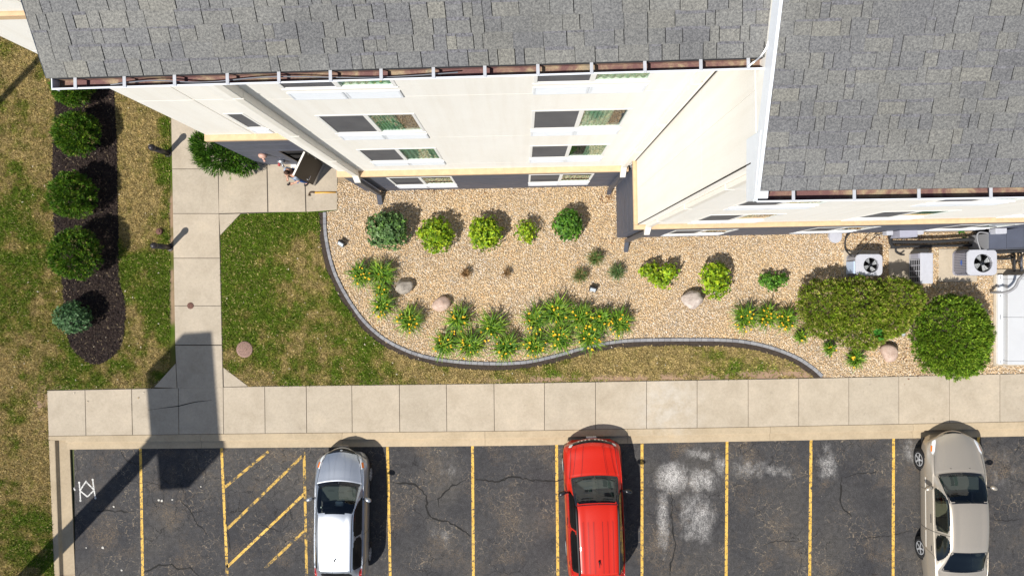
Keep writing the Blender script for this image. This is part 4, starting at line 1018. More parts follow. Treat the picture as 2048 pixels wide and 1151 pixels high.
def ball(px_, py_, rx_, ry_, zc, rz_, k=1.0):
    c = U(px_, py_, zc); s = (H-zc)/F_PX; return (c[0], c[1], zc, rx_*s*k, ry_*s*k, rz_)
for i, (px_, py_, rx_, ry_, rz_, lab) in enumerate([
    (148,176,38,36,0.50,'dark green clipped yew half hidden under the long white gutter'),
    (156,268,45,45,0.52,'dark green round yew in the mulch just below the roof gutter'),
    (148,391,46,47,0.55,'dark green round yew in the mulch, middle one of the tall three'),
    (155,508,51,53,0.62,'largest dark green round yew in the mulch bed')]):
    rz_ *= 1.18; b0 = ball(px_, py_, rx_, ry_, rz_*0.95, rz_, 0.96)
    shrub('yew_shrub', b0, [b0], 17000, 0.085, 0.26, YEW, lab, 'needle', 'clipped yews in the mulch bed', mode='spike', shell=0.34, seed=i, gain=1.15, lump=0.09, lumpf=6, jit=0.75, per=9)
b0 = ball(147,634,37,32,0.48,0.46)
shrub('boxwood_shrub', b0, [b0], 4500, 0.085, 0.55, [(0.075,0.165,0.055),(0.10,0.20,0.075),(0.05,0.12,0.04),(0.14,0.25,0.11)], 'small pale green leafy shrub at the foot of the mulch bed', shell=0.5, seed=20, lump=0.08, per=6)
bl = [ball(448,308,58,40,0.55,0.6), ball(425,292,40,32,0.6,0.6), ball(485,325,34,24,0.4,0.45)]
shrub('juniper_shrub', bl[0], bl, 15000, 0.16, 0.14, [(0.055,0.15,0.012),(0.085,0.20,0.016),(0.035,0.10,0.010),(0.13,0.25,0.02)], 'feathery bright green juniper beside the path at the wall corner', 'needle', mode='spike', shell=0.45, seed=21, lump=0.10, jit=0.6, per=8)

LIME = [(0.22,0.36,0.012),(0.31,0.45,0.016),(0.13,0.25,0.012),(0.42,0.52,0.025)]; MIDG = [(0.085,0.22,0.020),(0.12,0.29,0.028),(0.055,0.15,0.016),(0.18,0.35,0.04)]; BLUEG = [(0.11,0.21,0.065),(0.15,0.26,0.085),(0.07,0.15,0.045),(0.21,0.33,0.12),(0.14,0.27,0.05)]
for i, (bls, n, L, cols, lab, kw) in enumerate([
    ([(776,460,44,38,0.5,0.5)], 4600, 0.085, BLUEG, 'large blue-green round shrub, first in the row by the wall', {}),
    ([(873,470,35,37,0.42,0.44)], 3600, 0.075, LIME, 'lime green round shrub next to the blue-green one', {}),
    ([(972,466,34,34,0.42,0.42)], 3600, 0.075, LIME, 'lime green round shrub in the middle of the row, above the dry tufts', {}),
    ([(1052,461,23,23,0.34,0.34),(1058,478,9,12,0.2,0.2)], 1300, 0.06, LIME, 'small sparse yellow-green shrub between two fuller round ones', dict(lump=0.2)),
    ([(1136,450,29,31,0.40,0.42)], 2700, 0.08, MIDG, 'glossy mid green round shrub nearest the grey wall corner', {}),
    ([(1300,543,20,18,0.30,0.30),(1338,543,22,17,0.34,0.30),(1322,560,22,18,0.22,0.25)], 2100, 0.075, LIME, 'spreading heart-shaped lime shrub below the grey corner', dict(lump=0.18)),
    ([(1430,563,31,36,0.42,0.42),(1430,545,26,20,0.5,0.34)], 3000, 0.078, LIME, 'tall lime green shrub touching the large pale boulder', {}),
    ([(1535,560,18,14,0.22,0.22),(1560,558,15,13,0.24,0.22),(1545,572,14,10,0.16,0.16)], 1100, 0.07, MIDG, 'low sparse green shrub just left of the big hedge', dict(lump=0.25))]):
    B = [ball(*q) for q in bls]
    k = dict(shell=0.6, lump=0.14, lumpf=4.5, jit=0.8, per=6); k.update(kw)
    shrub('round_shrub', B[0], B, int(n*1.15), L*1.15, 0.60, cols, lab, 'leaf', 'shrubs in the gravel bed', seed=30+i, **k)
HEDGE = [(0.125,0.215,0.012),(0.17,0.26,0.014),(0.135,0.195,0.013),(0.18,0.24,0.016),(0.090,0.14,0.010),(0.24,0.28,0.03),(0.21,0.215,0.04),(0.30,0.28,0.08)]
bl = [ball(1650,608,56,50,0.62,0.66), ball(1712,610,64,54,0.74,0.72), ball(1788,600,54,46,0.72,0.68), ball(1722,654,58,44,0.55,0.58), ball(1770,634,48,42,0.6,0.55), ball(1648,640,44,36,0.5,0.5)]
shrub('clipped_hedge', bl[1], bl, 64000, 0.085, 0.30, HEDGE, 'broad clipped olive green hedge in front of the air conditioners', 'needle', cat='hedge', mode='spike', shell=0.26, seed=50, gain=1.25, lump=0.05, lumpf=9, jit=0.8, per=10)
bl = [ball(1898,668,78,78,0.75,0.80), ball(1903,690,72,66,0.7,0.72)]
shrub('clipped_hedge', bl[0], bl, 40000, 0.095, 0.28, [(0.10,0.195,0.012),(0.15,0.25,0.016),(0.070,0.135,0.010),(0.21,0.30,0.025)], 'tall round green hedge overhanging the sidewalk beside the white cabinet', 'needle', cat='hedge', mode='spike', shell=0.28, seed=51, gain=1.2, lump=0.05, lumpf=8, jit=0.75, per=10)
# volunteer weed growing through the hedge
for (px_, py_, zz, lab) in [(1757,668,1.08,'broad bright green weed poking out of the clipped hedge'),(1924,467,0.08,'tiny green weed in the leaves by the wall pipes')]:
    c = U(px_, py_, zz); V, Fc, C = leaves([(c[0],c[1],zz,0.14,0.2,0.08)], 26 if zz > 1 else 12, 0.13 if zz > 1 else 0.08, 0.7, [(0.05,0.20,0.02),(0.09,0.28,0.03)], shell=0.6, seed=60)
    w_ = empty('weed', (c[0],c[1],0), 0, lab, 'weed'); mobj('leaf_cluster', V, Fc, 'leaf', w_, cols=C); b = MB(); b.tube([(c[0],c[1],0),(c[0],c[1],zz)], 0.006, 5); b.obj('stem', 'wood_stem', w_)

# strap-leaved clumps
def strap_mesh(c, n, r, h, wid, cols, seed, lean=(0,0)):
    rs = np.random.default_rng(seed); V = []; Fc = []; C = []
    for i in range(n):
        a = rs.uniform(0,2*np.pi); rr = r*rs.uniform(0.35,1.15); hh = h*rs.uniform(0.6,1.1); w = wid*rs.uniform(0.7,1.2); col = np.array(cols[rs.integers(len(cols))])*rs.uniform(0.75,1.3)
        ox, oy = rs.normal(0, r*0.16, 2); dx, dy = np.cos(a), np.sin(a); k = len(V); m_ = 5; drop = rs.uniform(0.2,0.95)
        for j in range(m_+1):
            t = j/m_; ww = w*(1-t**2.2)*(0.6+0.4*min(1,t*4)); z = hh*(1-(1-min(t*1.5,1))**2)-hh*drop*max(0,t-0.45)**1.6*1.6
            x = c[0]+ox+dx*rr*t**1.15+lean[0]*t; y = c[1]+oy+dy*rr*t**1.15+lean[1]*t
            V += [(x-dy*ww, y+dx*ww, max(z,0.02)), (x+dy*ww, y-dx*ww, max(z,0.02))]; C += [col, col]
        for j in range(m_): Fc.append((k+2*j, k+2*j+1, k+2*j+3, k+2*j+2))
    return np.array(V), np.array(Fc), np.array(C)
LILY = [(0.095,0.21,0.012),(0.15,0.29,0.016),(0.055,0.14,0.010),(0.26,0.38,0.030)]
fm = MB()
for k in range(6):
    a = k*math.pi/3; dx, dy = math.cos(a), math.sin(a); L_ = 0.058 if k % 2 else 0.050; w_ = 0.022
    fm.add([(0,0,0),(dx*L_*0.55-dy*w_,dy*L_*0.55+dx*w_,0.022),(dx*L_,dy*L_,0.020),(dx*L_*0.55+dy*w_,dy*L_*0.55-dx*w_,0.022)], [(0,3,2,1)])
flower_me = mdata('flower', fm.v, fm.f, 'lilyflower')
CL = [(727,545,25,13,'daylily at the far left end of the bed, beside the curved edging'),(766,544,25,8,'daylily touching the first one, left of the grey boulder'),(765,574,16,3,'thin daylily tuft just left of the grey boulder'),
 (768,606,23,12,'daylily full of flowers below the grey boulder'),(820,636,26,15,'lone flowering daylily left of the pink boulder'),(917,634,26,10,'daylily just below and right of the pink boulder'),
 (890,683,26,14,'daylily at the lower left of the middle group, nearest the edging'),(941,685,27,8,'leafy daylily in the lower row below the pink boulder'),(985,648,28,8,'tall daylily in the upper row with few flowers'),
 (1012,688,26,8,'daylily at the lower right end of the second group'),(1070,634,27,11,'daylily at the upper left of the largest group'),(1068,684,25,11,'daylily at the lower left of the largest group'),
 (1111,620,30,8,'tallest daylily at the top of the largest group'),(1116,672,28,11,'daylily low in the centre of the largest group'),(1160,630,26,9,'daylily below the small spotlight among the shrubs'),
 (1177,669,27,12,'daylily at the lower right of the largest group'),(1200,634,24,6,'small daylily between two others at the group right side'),(1237,640,25,10,'daylily at the right end of the largest group'),
 (1484,631,25,12,'daylily below the boulder, left in the row by the hedge'),(1529,627,23,12,'daylily in the middle of the row by the hedge'),(1568,634,22,9,'daylily pressed against the left side of the hedge'),
 (1597,668,12,2,'little daylily tuft under the left edge of the hedge'),(1655,692,13,4,'little daylily under the lower left edge of the hedge'),(1706,712,17,4,'low daylily in front of the hedge, left of its boulder')]
for i, (px_, py_, rp, nf, lab) in enumerate(CL):
    c = U(px_, py_+4, 0.12); r = rp/60.0*1.05; o = empty('daylily', (c[0],c[1],0), 0, lab, 'daylily', 'daylilies in the gravel bed')
    V, Fc, C = strap_mesh(c, int(90+rp*6.5), r*1.18, 0.38+r*0.35, 0.0150, LILY, 100+i, (0.0,0.0))
    mobj('leaves', V, Fc, 'leaf', o, cols=C)
    rs = random.Random(200+i); sc = MB()
    for k in range(int(nf*rs.uniform(0.9,1.6))):
        a = rs.uniform(0,6.28); rr = r*math.sqrt(rs.uniform(0.05,1.0))*0.82; fx, fy = c[0]+rr*math.cos(a)-0.04, c[1]+rr*math.sin(a)-r*0.20; fz = 0.44+r*0.2+rs.uniform(-0.06,0.06)
        sc.tube([(c[0]+rr*0.2*math.cos(a),c[1]+rr*0.2*math.sin(a),0.03),(fx,fy,fz)], 0.004, 4)
        f_ = bpy.data.objects.new('flower', flower_me); f_.matrix_basis = Matrix.Translation((fx,fy,fz)) @ Euler((rs.gauss(0.35,0.35), rs.gauss(-0.25,0.35), rs.uniform(0,6))).to_matrix().to_4x4() @ Matrix.Scale(rs.uniform(0.5,0.85), 4); put(f_, o)
    if nf: sc.obj('flower_stalk', 'wood_stem', o)
for i, (px_, py_, r, cols, lab, h) in enumerate([(1190,514,0.27,[(0.06,0.13,0.022),(0.10,0.17,0.035),(0.20,0.17,0.06)],'green ornamental grass tuft, topmost of three around the spotlight',0.40),
    (1160,548,0.25,[(0.06,0.11,0.022),(0.22,0.16,0.06),(0.10,0.15,0.035)],'half brown ornamental grass tuft left of the spotlight',0.34),(1232,541,0.27,[(0.05,0.13,0.03),(0.08,0.17,0.04),(0.15,0.17,0.06)],'green ornamental grass tuft right of the spotlight',0.42),
    (932,543,0.17,[(0.22,0.12,0.045),(0.30,0.18,0.07),(0.14,0.07,0.03)],'dead brown grass tuft nearer the blue-green shrub',0.30),(1013,543,0.15,[(0.24,0.14,0.06),(0.30,0.19,0.08),(0.12,0.07,0.03)],'smaller dead brown grass tuft below the small shrub',0.26)]):
    c = U(px_, py_+3, 0.1); V, Fc, C = strap_mesh(c, 260 if r > 0.2 else 160, r*1.2, h, 0.008, cols, 300+i); o = empty('grass_tuft', (c[0],c[1],0), 0, lab, 'grass tuft', 'grass tufts in the gravel')
    mobj('blades', V, Fc, 'leaf', o, cols=C)

# boulders
def boulder(px_, py_, wx, wy, h, mat, lab, seed, rot=0.0, sharp=0.0):
    c = U(px_, py_, h*0.4); bm = bmesh.new(); bmesh.ops.create_icosphere(bm, subdivisions=4, radius=1.0); rs = np.random.default_rng(seed)
    pl = rs.normal(size=(9,3)); pl /= np.linalg.norm(pl,axis=1)[:,None]; dd = rs.uniform(0.66,0.92,9); q = rs.normal(size=(4,3))*3; ph = rs.uniform(0,6,4)
    for v in bm.verts:
        p = np.array(v.co)
        for n_, d_ in zip(pl, dd):
            e = p@n_-d_
            if e > 0: p = p-n_*e*(0.75+sharp)
        p = p*(1+0.03*sum(math.sin(p@a+b_) for a, b_ in zip(q, ph))); v.co = p
    me = bpy.data.meshes.new('boulder'); bm.to_mesh(me); bm.free(); me.polygons.foreach_set('use_smooth', np.ones(len(me.polygons), bool)); me.materials.append(MATS[mat])
    o = bpy.data.objects.new('boulder', me); o.matrix_basis = Matrix.Translation((c[0],c[1],h*0.42)) @ Matrix.Rotation(rot,4,'Z') @ Matrix.Diagonal((wx/122.,wy/122.,h*0.62,1)); put(o)
    return tag(o, lab, 'boulder', 'boulders in the gravel bed')
boulder(807,572,41,34,0.36,'rock_grey','rough grey-brown boulder beside the left daylilies',1,0.2,0.2); boulder(883,607,38,31,0.34,'rock_pink','smooth pink boulder above the middle daylilies',2,0.1)
boulder(1384,599,45,36,0.48,'rock_pale','large angular pale boulder below the tall lime shrub',3,0.1,0.25); boulder(1778,706,34,38,0.34,'rock_pink','pointed mauve boulder under the edge of the hedge',4,0.9,0.2)

# ground spotlights
def spot(px_, py_, rz, s, lab, tilt=0.7):
    c = U(px_, py_, 0.16); o = empty('spotlight', (c[0],c[1],0), rz, lab, 'spotlight', 'ground spotlights'); T = Matrix.Translation((0,0,0.17)) @ Matrix.Rotation(tilt,4,'X')
    tr = lambda x,y,z: tuple(T @ Vector((x*s,y*s,z*s)))
    b = MB(); b.bbox(-0.125,0.125,-0.105,0.105,-0.05,0.02,0.012,tr); 
    for k in range(6): b.box(-0.10+k*0.036,-0.088+k*0.036,-0.09,0.09,-0.08,-0.05,tr)
    b.obj('housing','black_metal',o,local=True)
    b = MB(); b.box(-0.095,0.095,-0.08,0.055,0.0205,0.024,tr); b.obj('lens','lamp_lens',o,local=True)
    b = MB(); b.tube([tr(-0.13,0,-0.02),(-0.13*s,0.02,0.06),(0,0.03,0.03),(0.13*s,0.02,0.06),tr(0.13,0,-0.02)], 0.012, 6); b.tube([(0,0.03,0.04),(0,0.03,-0.05)], 0.015, 6); b.obj('bracket','black_metal',o,local=True)
spot(682,487,-0.55,0.95,'black spotlight on the gravel beside the curved edging'); spot(1186,578,-0.25,0.95,'black spotlight between the three green grass tufts'); spot(1806,668,0.3,0.6,'small spotlight in the gap between the two clipped hedges',0.3)

# ------------------------------------------------------------------ path-side fittings
def bollard(px_, py_, lab):
    c = U(px_, py_, 0.0); o = empty('path_light', c, 0, lab, 'path light', 'bollard lights along the path')
    b = MB(); b.lathe([(0.085,0.0),(0.085,0.80)], 20); b.obj('post','dark_bronze',o,True,True)
    b = MB(); b.lathe([(0.062,0.80),(0.062,0.93)], 20); b.obj('lens','lamp_lens',o,True,True)
    b = MB()
    for k in range(3): b.lathe([(0.088,0.815+k*0.035),(0.088,0.825+k*0.035)], 20)
    b.obj('louver','dark_bronze',o,True,True)
    b = MB(); b.lathe([(0.100,0.925),(0.108,0.945),(0.106,1.0),(0.090,1.045),(0.055,1.08),(0.015,1.095)], 20); b.obj('dome_cap','dark_bronze',o,True,True)
    b = MB(); b.lathe([(0.13,0.0),(0.125,0.025),(0.09,0.03)], 20); b.obj('base_flange','dark_bronze',o,True,True)
bollard(336,307,'black bollard light beside the path, nearer the building'); bollard(340,494.5,'black bollard light beside the path, next to the rusty cap')
c = U(321,463,0.0); o = empty('cleanout_cap', c, 0, 'rusty round pipe cap standing in the grass by a bollard light', 'pipe cap'); b = MB(); b.lathe([(0.105,0.0),(0.105,0.10),(0.098,0.115),(0.03,0.117)], 20); b.obj('collar','rust',o,True,True); b = MB(); b.box(-0.03,0.03,-0.03,0.03,0.117,0.14); b.obj('nut','rust',o,local=True)
c = U(381,611,0.03); o = empty('valve_cover', (c[0],c[1],0.031), 0, 'small dark iron cover set in the path joint', 'cover'); b = MB(); b.lathe([(0.108,0.0),(0.108,0.010),(0.100,0.014),(0.02,0.014)], 22); b.obj('lid','rust',o,True,True)
b = MB()
for k in range(6): b.box(0.03*math.cos(k*1.05)-0.012,0.03*math.cos(k*1.05)+0.012,0.06*math.sin(k*1.05)-0.006,0.06*math.sin(k*1.05)+0.006,0.0142,0.018)
b.obj('lug','rust',o,local=True)
mk('manhole_clay', (0.27,0.17,0.135), 0.85, var=0.25, scale=20)
c = U(490,698,0.0); o = empty('manhole_cover', (c[0],c[1],0.012), 0, 'round reddish studded manhole cover in the lawn', 'manhole cover'); b = MB(); b.lathe([(0.27,0.0),(0.27,0.035),(0.255,0.045),(0.05,0.045)], 28); b.obj('plate','manhole_clay',o,True,True)
for gx_ in range(-4,5):
    for gy_ in range(-4,5):
        x, y = gx_*0.056+(0.028 if gy_%2 else 0), gy_*0.050
        if math.hypot(x,y) < 0.235: b = MB(); b.lathe([(0.017,0.045),(0.013,0.056)], 6, (x,y,0)); b.obj('stud','manhole_clay',o,local=True)
# long-handled hook tool left on the slab
c = U(645,385,0.04); o = empty('pole_tool', (c[0],c[1],0.03), 0, 'yellow handled tool with brown head lying on the path by the door', 'tool')
p = lambda x,y,z=0.05: tuple(Vector(U(x,y,z))-Vector((c[0],c[1],0.03)))
b = MB(); b.tube([p(672,384.6),(p(650,384.9)),p(630,385.2)], [0.024,0.028,0.030], 10); b.obj('handle','yellow_wood',o,True,True)
b = MB(); b.tube(smooth_path([p(630,385.2),p(625,384.3),p(620.5,384.6),p(618.6,387),p(618,391.5)],4), [0.028]*16+[0.055], 10); b.obj('hook_head','wood_stem',o,True,True)

# ------------------------------------------------------------------ equipment by the right wall
def pad(name, x0, x1, y0, y1, h, lab):
    a = U2(x0,y0); d = U2(x1,y1); b = MB(); b.bbox(a[0],d[0],d[1],a[1],0.0,h,0.012); return tag(b.obj(name,'concrete'), lab, 'pad', 'equipment pads')
pad('concrete_pad',1686,1757,500,553,0.06,'concrete pad under the small round-cornered air conditioner'); pad('concrete_pad',1776,1856,497,567,0.06,'concrete pad under the narrow upright unit'); pad('concrete_pad',1876,1952,497,563,0.06,'concrete pad under the larger blue-grilled air conditioner'); pad('concrete_pad',1985,2140,538,731,0.07,'long concrete pad under the white utility cabinet')
mk('conduit_grey', (0.23,0.23,0.24), 0.5)
mk('ac_white', (0.47,0.475,0.52), 0.45, var=0.05); mk('ac_side', (0.36,0.36,0.43), 0.5, var=0.05); mk('ac_panel', (0.45,0.55,0.72), 0.5)
def rrect(x0,x1,y0,y1,r,n=6):
    P = []
    for cx_, cy_, a0 in ((x1-r,y0+r,-90),(x1-r,y1-r,0),(x0+r,y1-r,90),(x0+r,y0+r,180)):
        for k in range(n+1): a = R(a0+90*k/n); P.append((cx_+r*math.cos(a), cy_+r*math.sin(a)))
    return P
def ac_unit(lab, cx_, cy_, wx, wy, h, fan, fr, louv, rot=0.0, badge=False):
    o = empty('air_conditioner', (cx_,cy_,0.06), rot, lab, 'air conditioner', 'condenser units')
    out = rrect(-wx/2,wx/2,-wy/2,wy/2,0.12); n = len(out); ins = rrect(-wx/2+0.03,wx/2-0.03,-wy/2+0.03,wy/2-0.03,0.10)
    b = MB(); b.prism(ins, 0.02, h-0.17); b.obj('coil','coil',o,local=True)
    b = MB(); nl = 14
    for k in range(nl):        # wire and louver cage
        z = 0.06+(h-0.16)*k/nl; v = [(x,y,z) for x,y in out]+[(x,y,z+0.014) for x,y in out]; b.add(v, [(i,(i+1)%n,n+(i+1)%n,n+i) for i in range(n)])
    for i in range(0,n):
        x,y = out[i]; L_ = math.hypot(x,y); 
    for k in range(12):
        y = -wy/2+0.12+(wy-0.24)*k/11; b.box(-wx/2-0.004,-wx/2+0.006,y-0.008,y+0.008,0.04,h-0.06); b.box(wx/2-0.006,wx/2+0.004,y-0.008,y+0.008,0.04,h-0.06)
        x = -wx/2+0.12+(wx-0.24)*k/11; b.box(x-0.008,x+0.008,-wy/2-0.004,-wy/2+0.006,0.04,h-0.06); b.box(x-0.008,x+0.008,wy/2-0.006,wy/2+0.004,0.04,h-0.06)
    b.prism(out, 0.0, 0.05); b.obj('louver_cage','ac_white' if not badge else 'ac_side',o,local=True)
    # top with round opening
    m_ = 40; V = []; Fc = []
    ring = [(fan[0]+fr*math.cos(2*math.pi*k/m_), fan[1]+fr*math.sin(2*math.pi*k/m_)) for k in range(m_)]
    oring = []
    for k in range(m_):
        a = 2*math.pi*k/m_; d = Vector((math.cos(a),math.sin(a))); best = None
        for i in range(n):
            p1 = Vector(out[i]); p2 = Vector(out[(i+1)%n]); e = p2-p1; den = d.x*e.y-d.y*e.x
            if abs(den) < 1e-9: continue
            q = p1-Vector(fan); t = (q.x*e.y-q.y*e.x)/den; s = (q.x*d.y-q.y*d.x)/den
            if t > 0 and -1e-6 <= s <= 1+1e-6 and (best is None or t < best): best = t
        oring.append((fan[0]+d.x*best, fan[1]+d.y*best))
    for rg_, z in ((ring,h-0.10),(ring,h-0.012),([((x-fan[0])*1.03+fan[0],(y-fan[1])*1.03+fan[1]) for x,y in ring],h),([(x*0.975,y*0.975) for x,y in oring],h-0.004),(oring,h-0.02),(oring,h-0.07)): V += [(x,y,z) for x,y in rg_]
    for j in range(5):
        for k in range(m_): Fc.append((j*m_+k, j*m_+(k+1)%m_, (j+1)*m_+(k+1)%m_, (j+1)*m_+k))
    mobj('top_cover', V, [f[::-1] for f in Fc], 'ac_white', o, local=True)
    b = MB(); b.lathe([(fr,h-0.16),(0.02,h-0.16)], m_, (fan[0],fan[1],0)); b.obj('fan_well','interior_dark',o,local=True)
    for k in range(4):
        a = k*math.pi/2+0.5; v = []
        for t, rr in ((-0.40,0.22),(0.30,0.22),(0.36,0.92),(-0.36,0.94)):
            v.append((fan[0]+rr*fr*math.cos(a+t), fan[1]+rr*fr*math.sin(a+t), h-0.075+t*0.05))
        mobj('fan_blade', v, [(0,1,2,3)], 'fan_blade', o, local=True)
    b = MB(); b.lathe([(0.24*fr,h-0.13),(0.24*fr,h-0.04),(0.15*fr,h-0.034)], 20, (fan[0],fan[1],0)); b.obj('fan_motor','black_trim',o,True,True)
    b = MB()
    for rr in (0.35,0.55,0.75,0.93):
        pts = [(fan[0]+rr*fr*math.cos(2*math.pi*k/28), fan[1]+rr*fr*math.sin(2*math.pi*k/28), h-0.012-0.02*(1-rr)) for k in range(29)]; b.tube(pts, 0.0020, 4, False)
    for k in range(10):
        a = k*math.pi/5; b.tube([(fan[0]+0.2*fr*math.cos(a),fan[1]+0.2*fr*math.sin(a),h-0.02),(fan[0]+1.02*fr*math.cos(a),fan[1]+1.02*fr*math.sin(a),h+0.004)], 0.0025, 4)
    b.obj('fan_guard','black_metal',o,local=True)
    if badge:
        b = MB(); q = [(0.045*math.cos(t*0.524),0.085*math.sin(t*0.524)) for t in range(12)]
        b.add([(-wx/2-0.012, y, h*0.62+z) for z,y in q], [tuple(range(12))]); b.obj('badge','blue_badge',o,local=True)
    return o
ac1 = ac_unit('smaller grey-white air conditioner partly shaded by the hedge', 10.93, 0.69, 0.84, 0.68, 0.66, (0.06,-0.01), 0.235, True)
b = MB(); b.bbox(-0.46,-0.36,-0.28,0.12,0.10,0.60,0.01); b.obj('control_box','ac_panel',ac1,local=True)
ac_unit('larger air conditioner with blue badge and ribbed grille facing left', 14.39, 0.76, 0.92, 0.80, 0.76, (0.03,-0.02), 0.285, True, badge=True)
# slim side-discharge unit
o = empty('heat_pump', (12.72,0.58,0.06), 0, 'narrow white upright heat pump with dark barred grille', 'heat pump'); 
b = MB(); b.bbox(-0.19,0.21,-0.48,0.49,0.02,0.66,0.02); b.obj('case','ac_white',o,local=True)
b = MB(); b.box(-0.196,-0.191,-0.46,0.30,0.05,0.62); b.obj('grille_back','interior_dark',o,local=True)
for k in range(5):
    b = MB(); y = -0.44+k*0.18; b.box(-0.206,-0.197,y-0.012,y+0.012,0.05,0.62); b.obj('grille_bar','ac_white',o,local=True)
for k in range(5):
    b = MB(); z = 0.08+k*0.12; b.box(-0.204,-0.198,-0.46,0.30,z-0.007,z+0.007); b.obj('grille_bar','ac_white',o,local=True)
b = MB(); b.bbox(-0.215,-0.191,0.32,0.47,0.15,0.60,0.006); b.obj('service_panel','ac_side',o,local=True)
# white utility cabinet
a = U2(1990,550,0.0); d_ = U2(2150,726,0.0); o = empty('utility_cabinet', ((a[0]+d_[0])/2,(a[1]+d_[1])/2,0.07), 0, 'long white metal utility cabinet at the right edge of the picture', 'cabinet')
W2, L2 = (d_[0]-a[0])/2, (a[1]-d_[1])/2
mk('cab_white', (0.53,0.54,0.56), 0.35, var=0.03, scale=2)
for (y0,y1) in ((-L2,-L2+0.12),(-L2+0.125,L2*0.06),(L2*0.06+0.005,L2-0.13),(L2-0.125,L2)):
    b = MB(); b.bbox(-W2+0.13,W2,y0,y1,0.0,0.34,0.012); b.obj('top_panel','cab_white',o,local=True)
b = MB(); b.box(-W2,-W2+0.128,-L2-0.01,L2+0.01,0.0,0.10); b.obj('side_flange','white_metal',o,local=True)
for y in (-L2+0.04,-L2+0.10,L2-0.04,L2-0.10):
    b = MB(); b.lathe([(0.018,0.10),(0.016,0.112)], 10, (-W2+0.05,y,0)); b.obj('bolt','black_metal',o,local=True)
for y in (0.1,0.82,0.95):
    b = MB(); b.box(-W2+0.035,-W2+0.06,y-0.10,y+0.06 if y < .5 else y-0.02,0.10,0.106); b.obj('slot','black_metal',o,local=True)
b = MB(); b.tube(smooth_path([U(1982,584,0.1),U(1996,584,0.45),U(2013,584,0.62),U(2030,574,0.72),U(2040,556,0.9),U(2060,540,1.0)],6), 0.042, 10); b.obj('bent_conduit','conduit_grey',None,True); tag(bpy.data.objects['bent_conduit'],'grey bent conduit pipe arching over the white cabinet','pipe')
# electric boxes on the wall
def wbox(name, px0, px1, z0, z1, dep, lab, mat='ac_white', lid=True):
    c0 = U2(px0,468,0.9)[0]; c1 = U2(px1,468,0.9)[0]; w = 1.53
    o = empty(name, BL((c0+c1)/2, w, z0), 0, lab, 'electric box', 'electric boxes on the grey wall'); b = MB(); b.bbox(c0+0.03,c1+0.03,w-dep,w+0.002,z0,z1,0.008,BL); b.obj('case',mat,o)
    b = MB(); b.box(c0+0.04,c1+0.02,w-dep-0.012,w-dep-0.001,z0+0.02,z1-0.02,BL); b.obj('lid',mat,o)
    b = MB(); b.tube([BL((c0+c1)/2+0.03,w-dep/2,z0),BL((c0+c1)/2+0.03,w-dep/2,0.0)], 0.018, 8); b.obj('conduit','alu',o)
    return o
wbox('junction_box',1770,1783,0.75,1.0,0.12,'small pale electric box left of the meter panel'); wbox('meter_panel',1791,1826,0.55,1.15,0.20,'large grey electric panel between two small boxes','ac_side'); wbox('junction_box',1829,1842,0.8,1.05,0.12,'small pale electric box right of the meter panel'); wbox('disconnect_box',1976,1998,0.95,1.25,0.16,'pale disconnect box above the larger air conditioner')
# insulated lines on the ground
def pipe(name, P, r, mat, lab, cat='pipe', grp=None):
    b = MB(); b.tube(smooth_path([U(*q) for q in P],5), r, 9); return tag(b.obj(name,mat,None,True), lab, cat, grp)
pipe('insulated_pipe',[(1784,483,0.32),(1830,483,0.32),(1880,482,0.30),(1925,479,0.30),(1962,478,0.28)],0.055,'insulation','upper black insulated pipe running along the grey wall')
pipe('insulated_pipe',[(1782,494,0.22),(1830,492,0.20),(1900,491,0.18),(1955,489,0.18)],0.045,'insulation','lower black insulated pipe running along the grey wall')
pipe('insulated_pipe',[(1779,468,0.7),(1780,478,0.45),(1782,488,0.25),(1790,494,0.2)],0.05,'insulation','short black pipe dropping from the small box to the ground')
pipe('cable',[(1703,462,0.35),(1693,474,0.2),(1690,486,0.12),(1692,500,0.12),(1703,512,0.35)],0.024,'insulation','black looped cable beside the smaller air conditioner','cable')
pipe('cable',[(1774,465,0.8),(1755,470,0.7),(1735,486,0.6),(1722,500,0.6),(1712,510,0.55)],0.014,'insulation','thin black cable slanting to the smaller air conditioner','cable')
pipe('conduit',[(1977,466,0.95),(1960,464,0.9),(1954,471,0.85),(1956,484,0.82),(1961,499,0.8)],0.020,'conduit_grey','grey flexible conduit curving to the larger air conditioner','conduit')
pipe('insulated_pipe',[(1986,504,0.25),(2010,503,0.25),(2048,501,0.25),(2090,500,0.25)],0.06,'insulation','black pipe right of the larger air conditioner')
pipe('insulated_pipe',[(1988,517,0.16),(2015,517,0.16),(2030,512,0.2)],0.035,'insulation','thin black pipe below the thicker one at right')
for i,(x,y) in enumerate(((2029,521),(2043,521))):
    pipe('gas_riser',[(x,y-12,0.1),(x,y-6,0.55),(x,y+4,0.62),(x,y+14,0.5),(x,y+20,0.1)],0.035,'insulation' if i == 0 else 'grey_metal_paint','left dark riser pipe behind the white cabinet' if i == 0 else 'right dark riser pipe behind the white cabinet')
pipe('insulated_pipe',[(1792,496,0.15),(1792,503,0.1),(1800,508,0.12),(1808,509,0.3)],0.03,'insulation','curled black hose on the pad of the narrow unit')
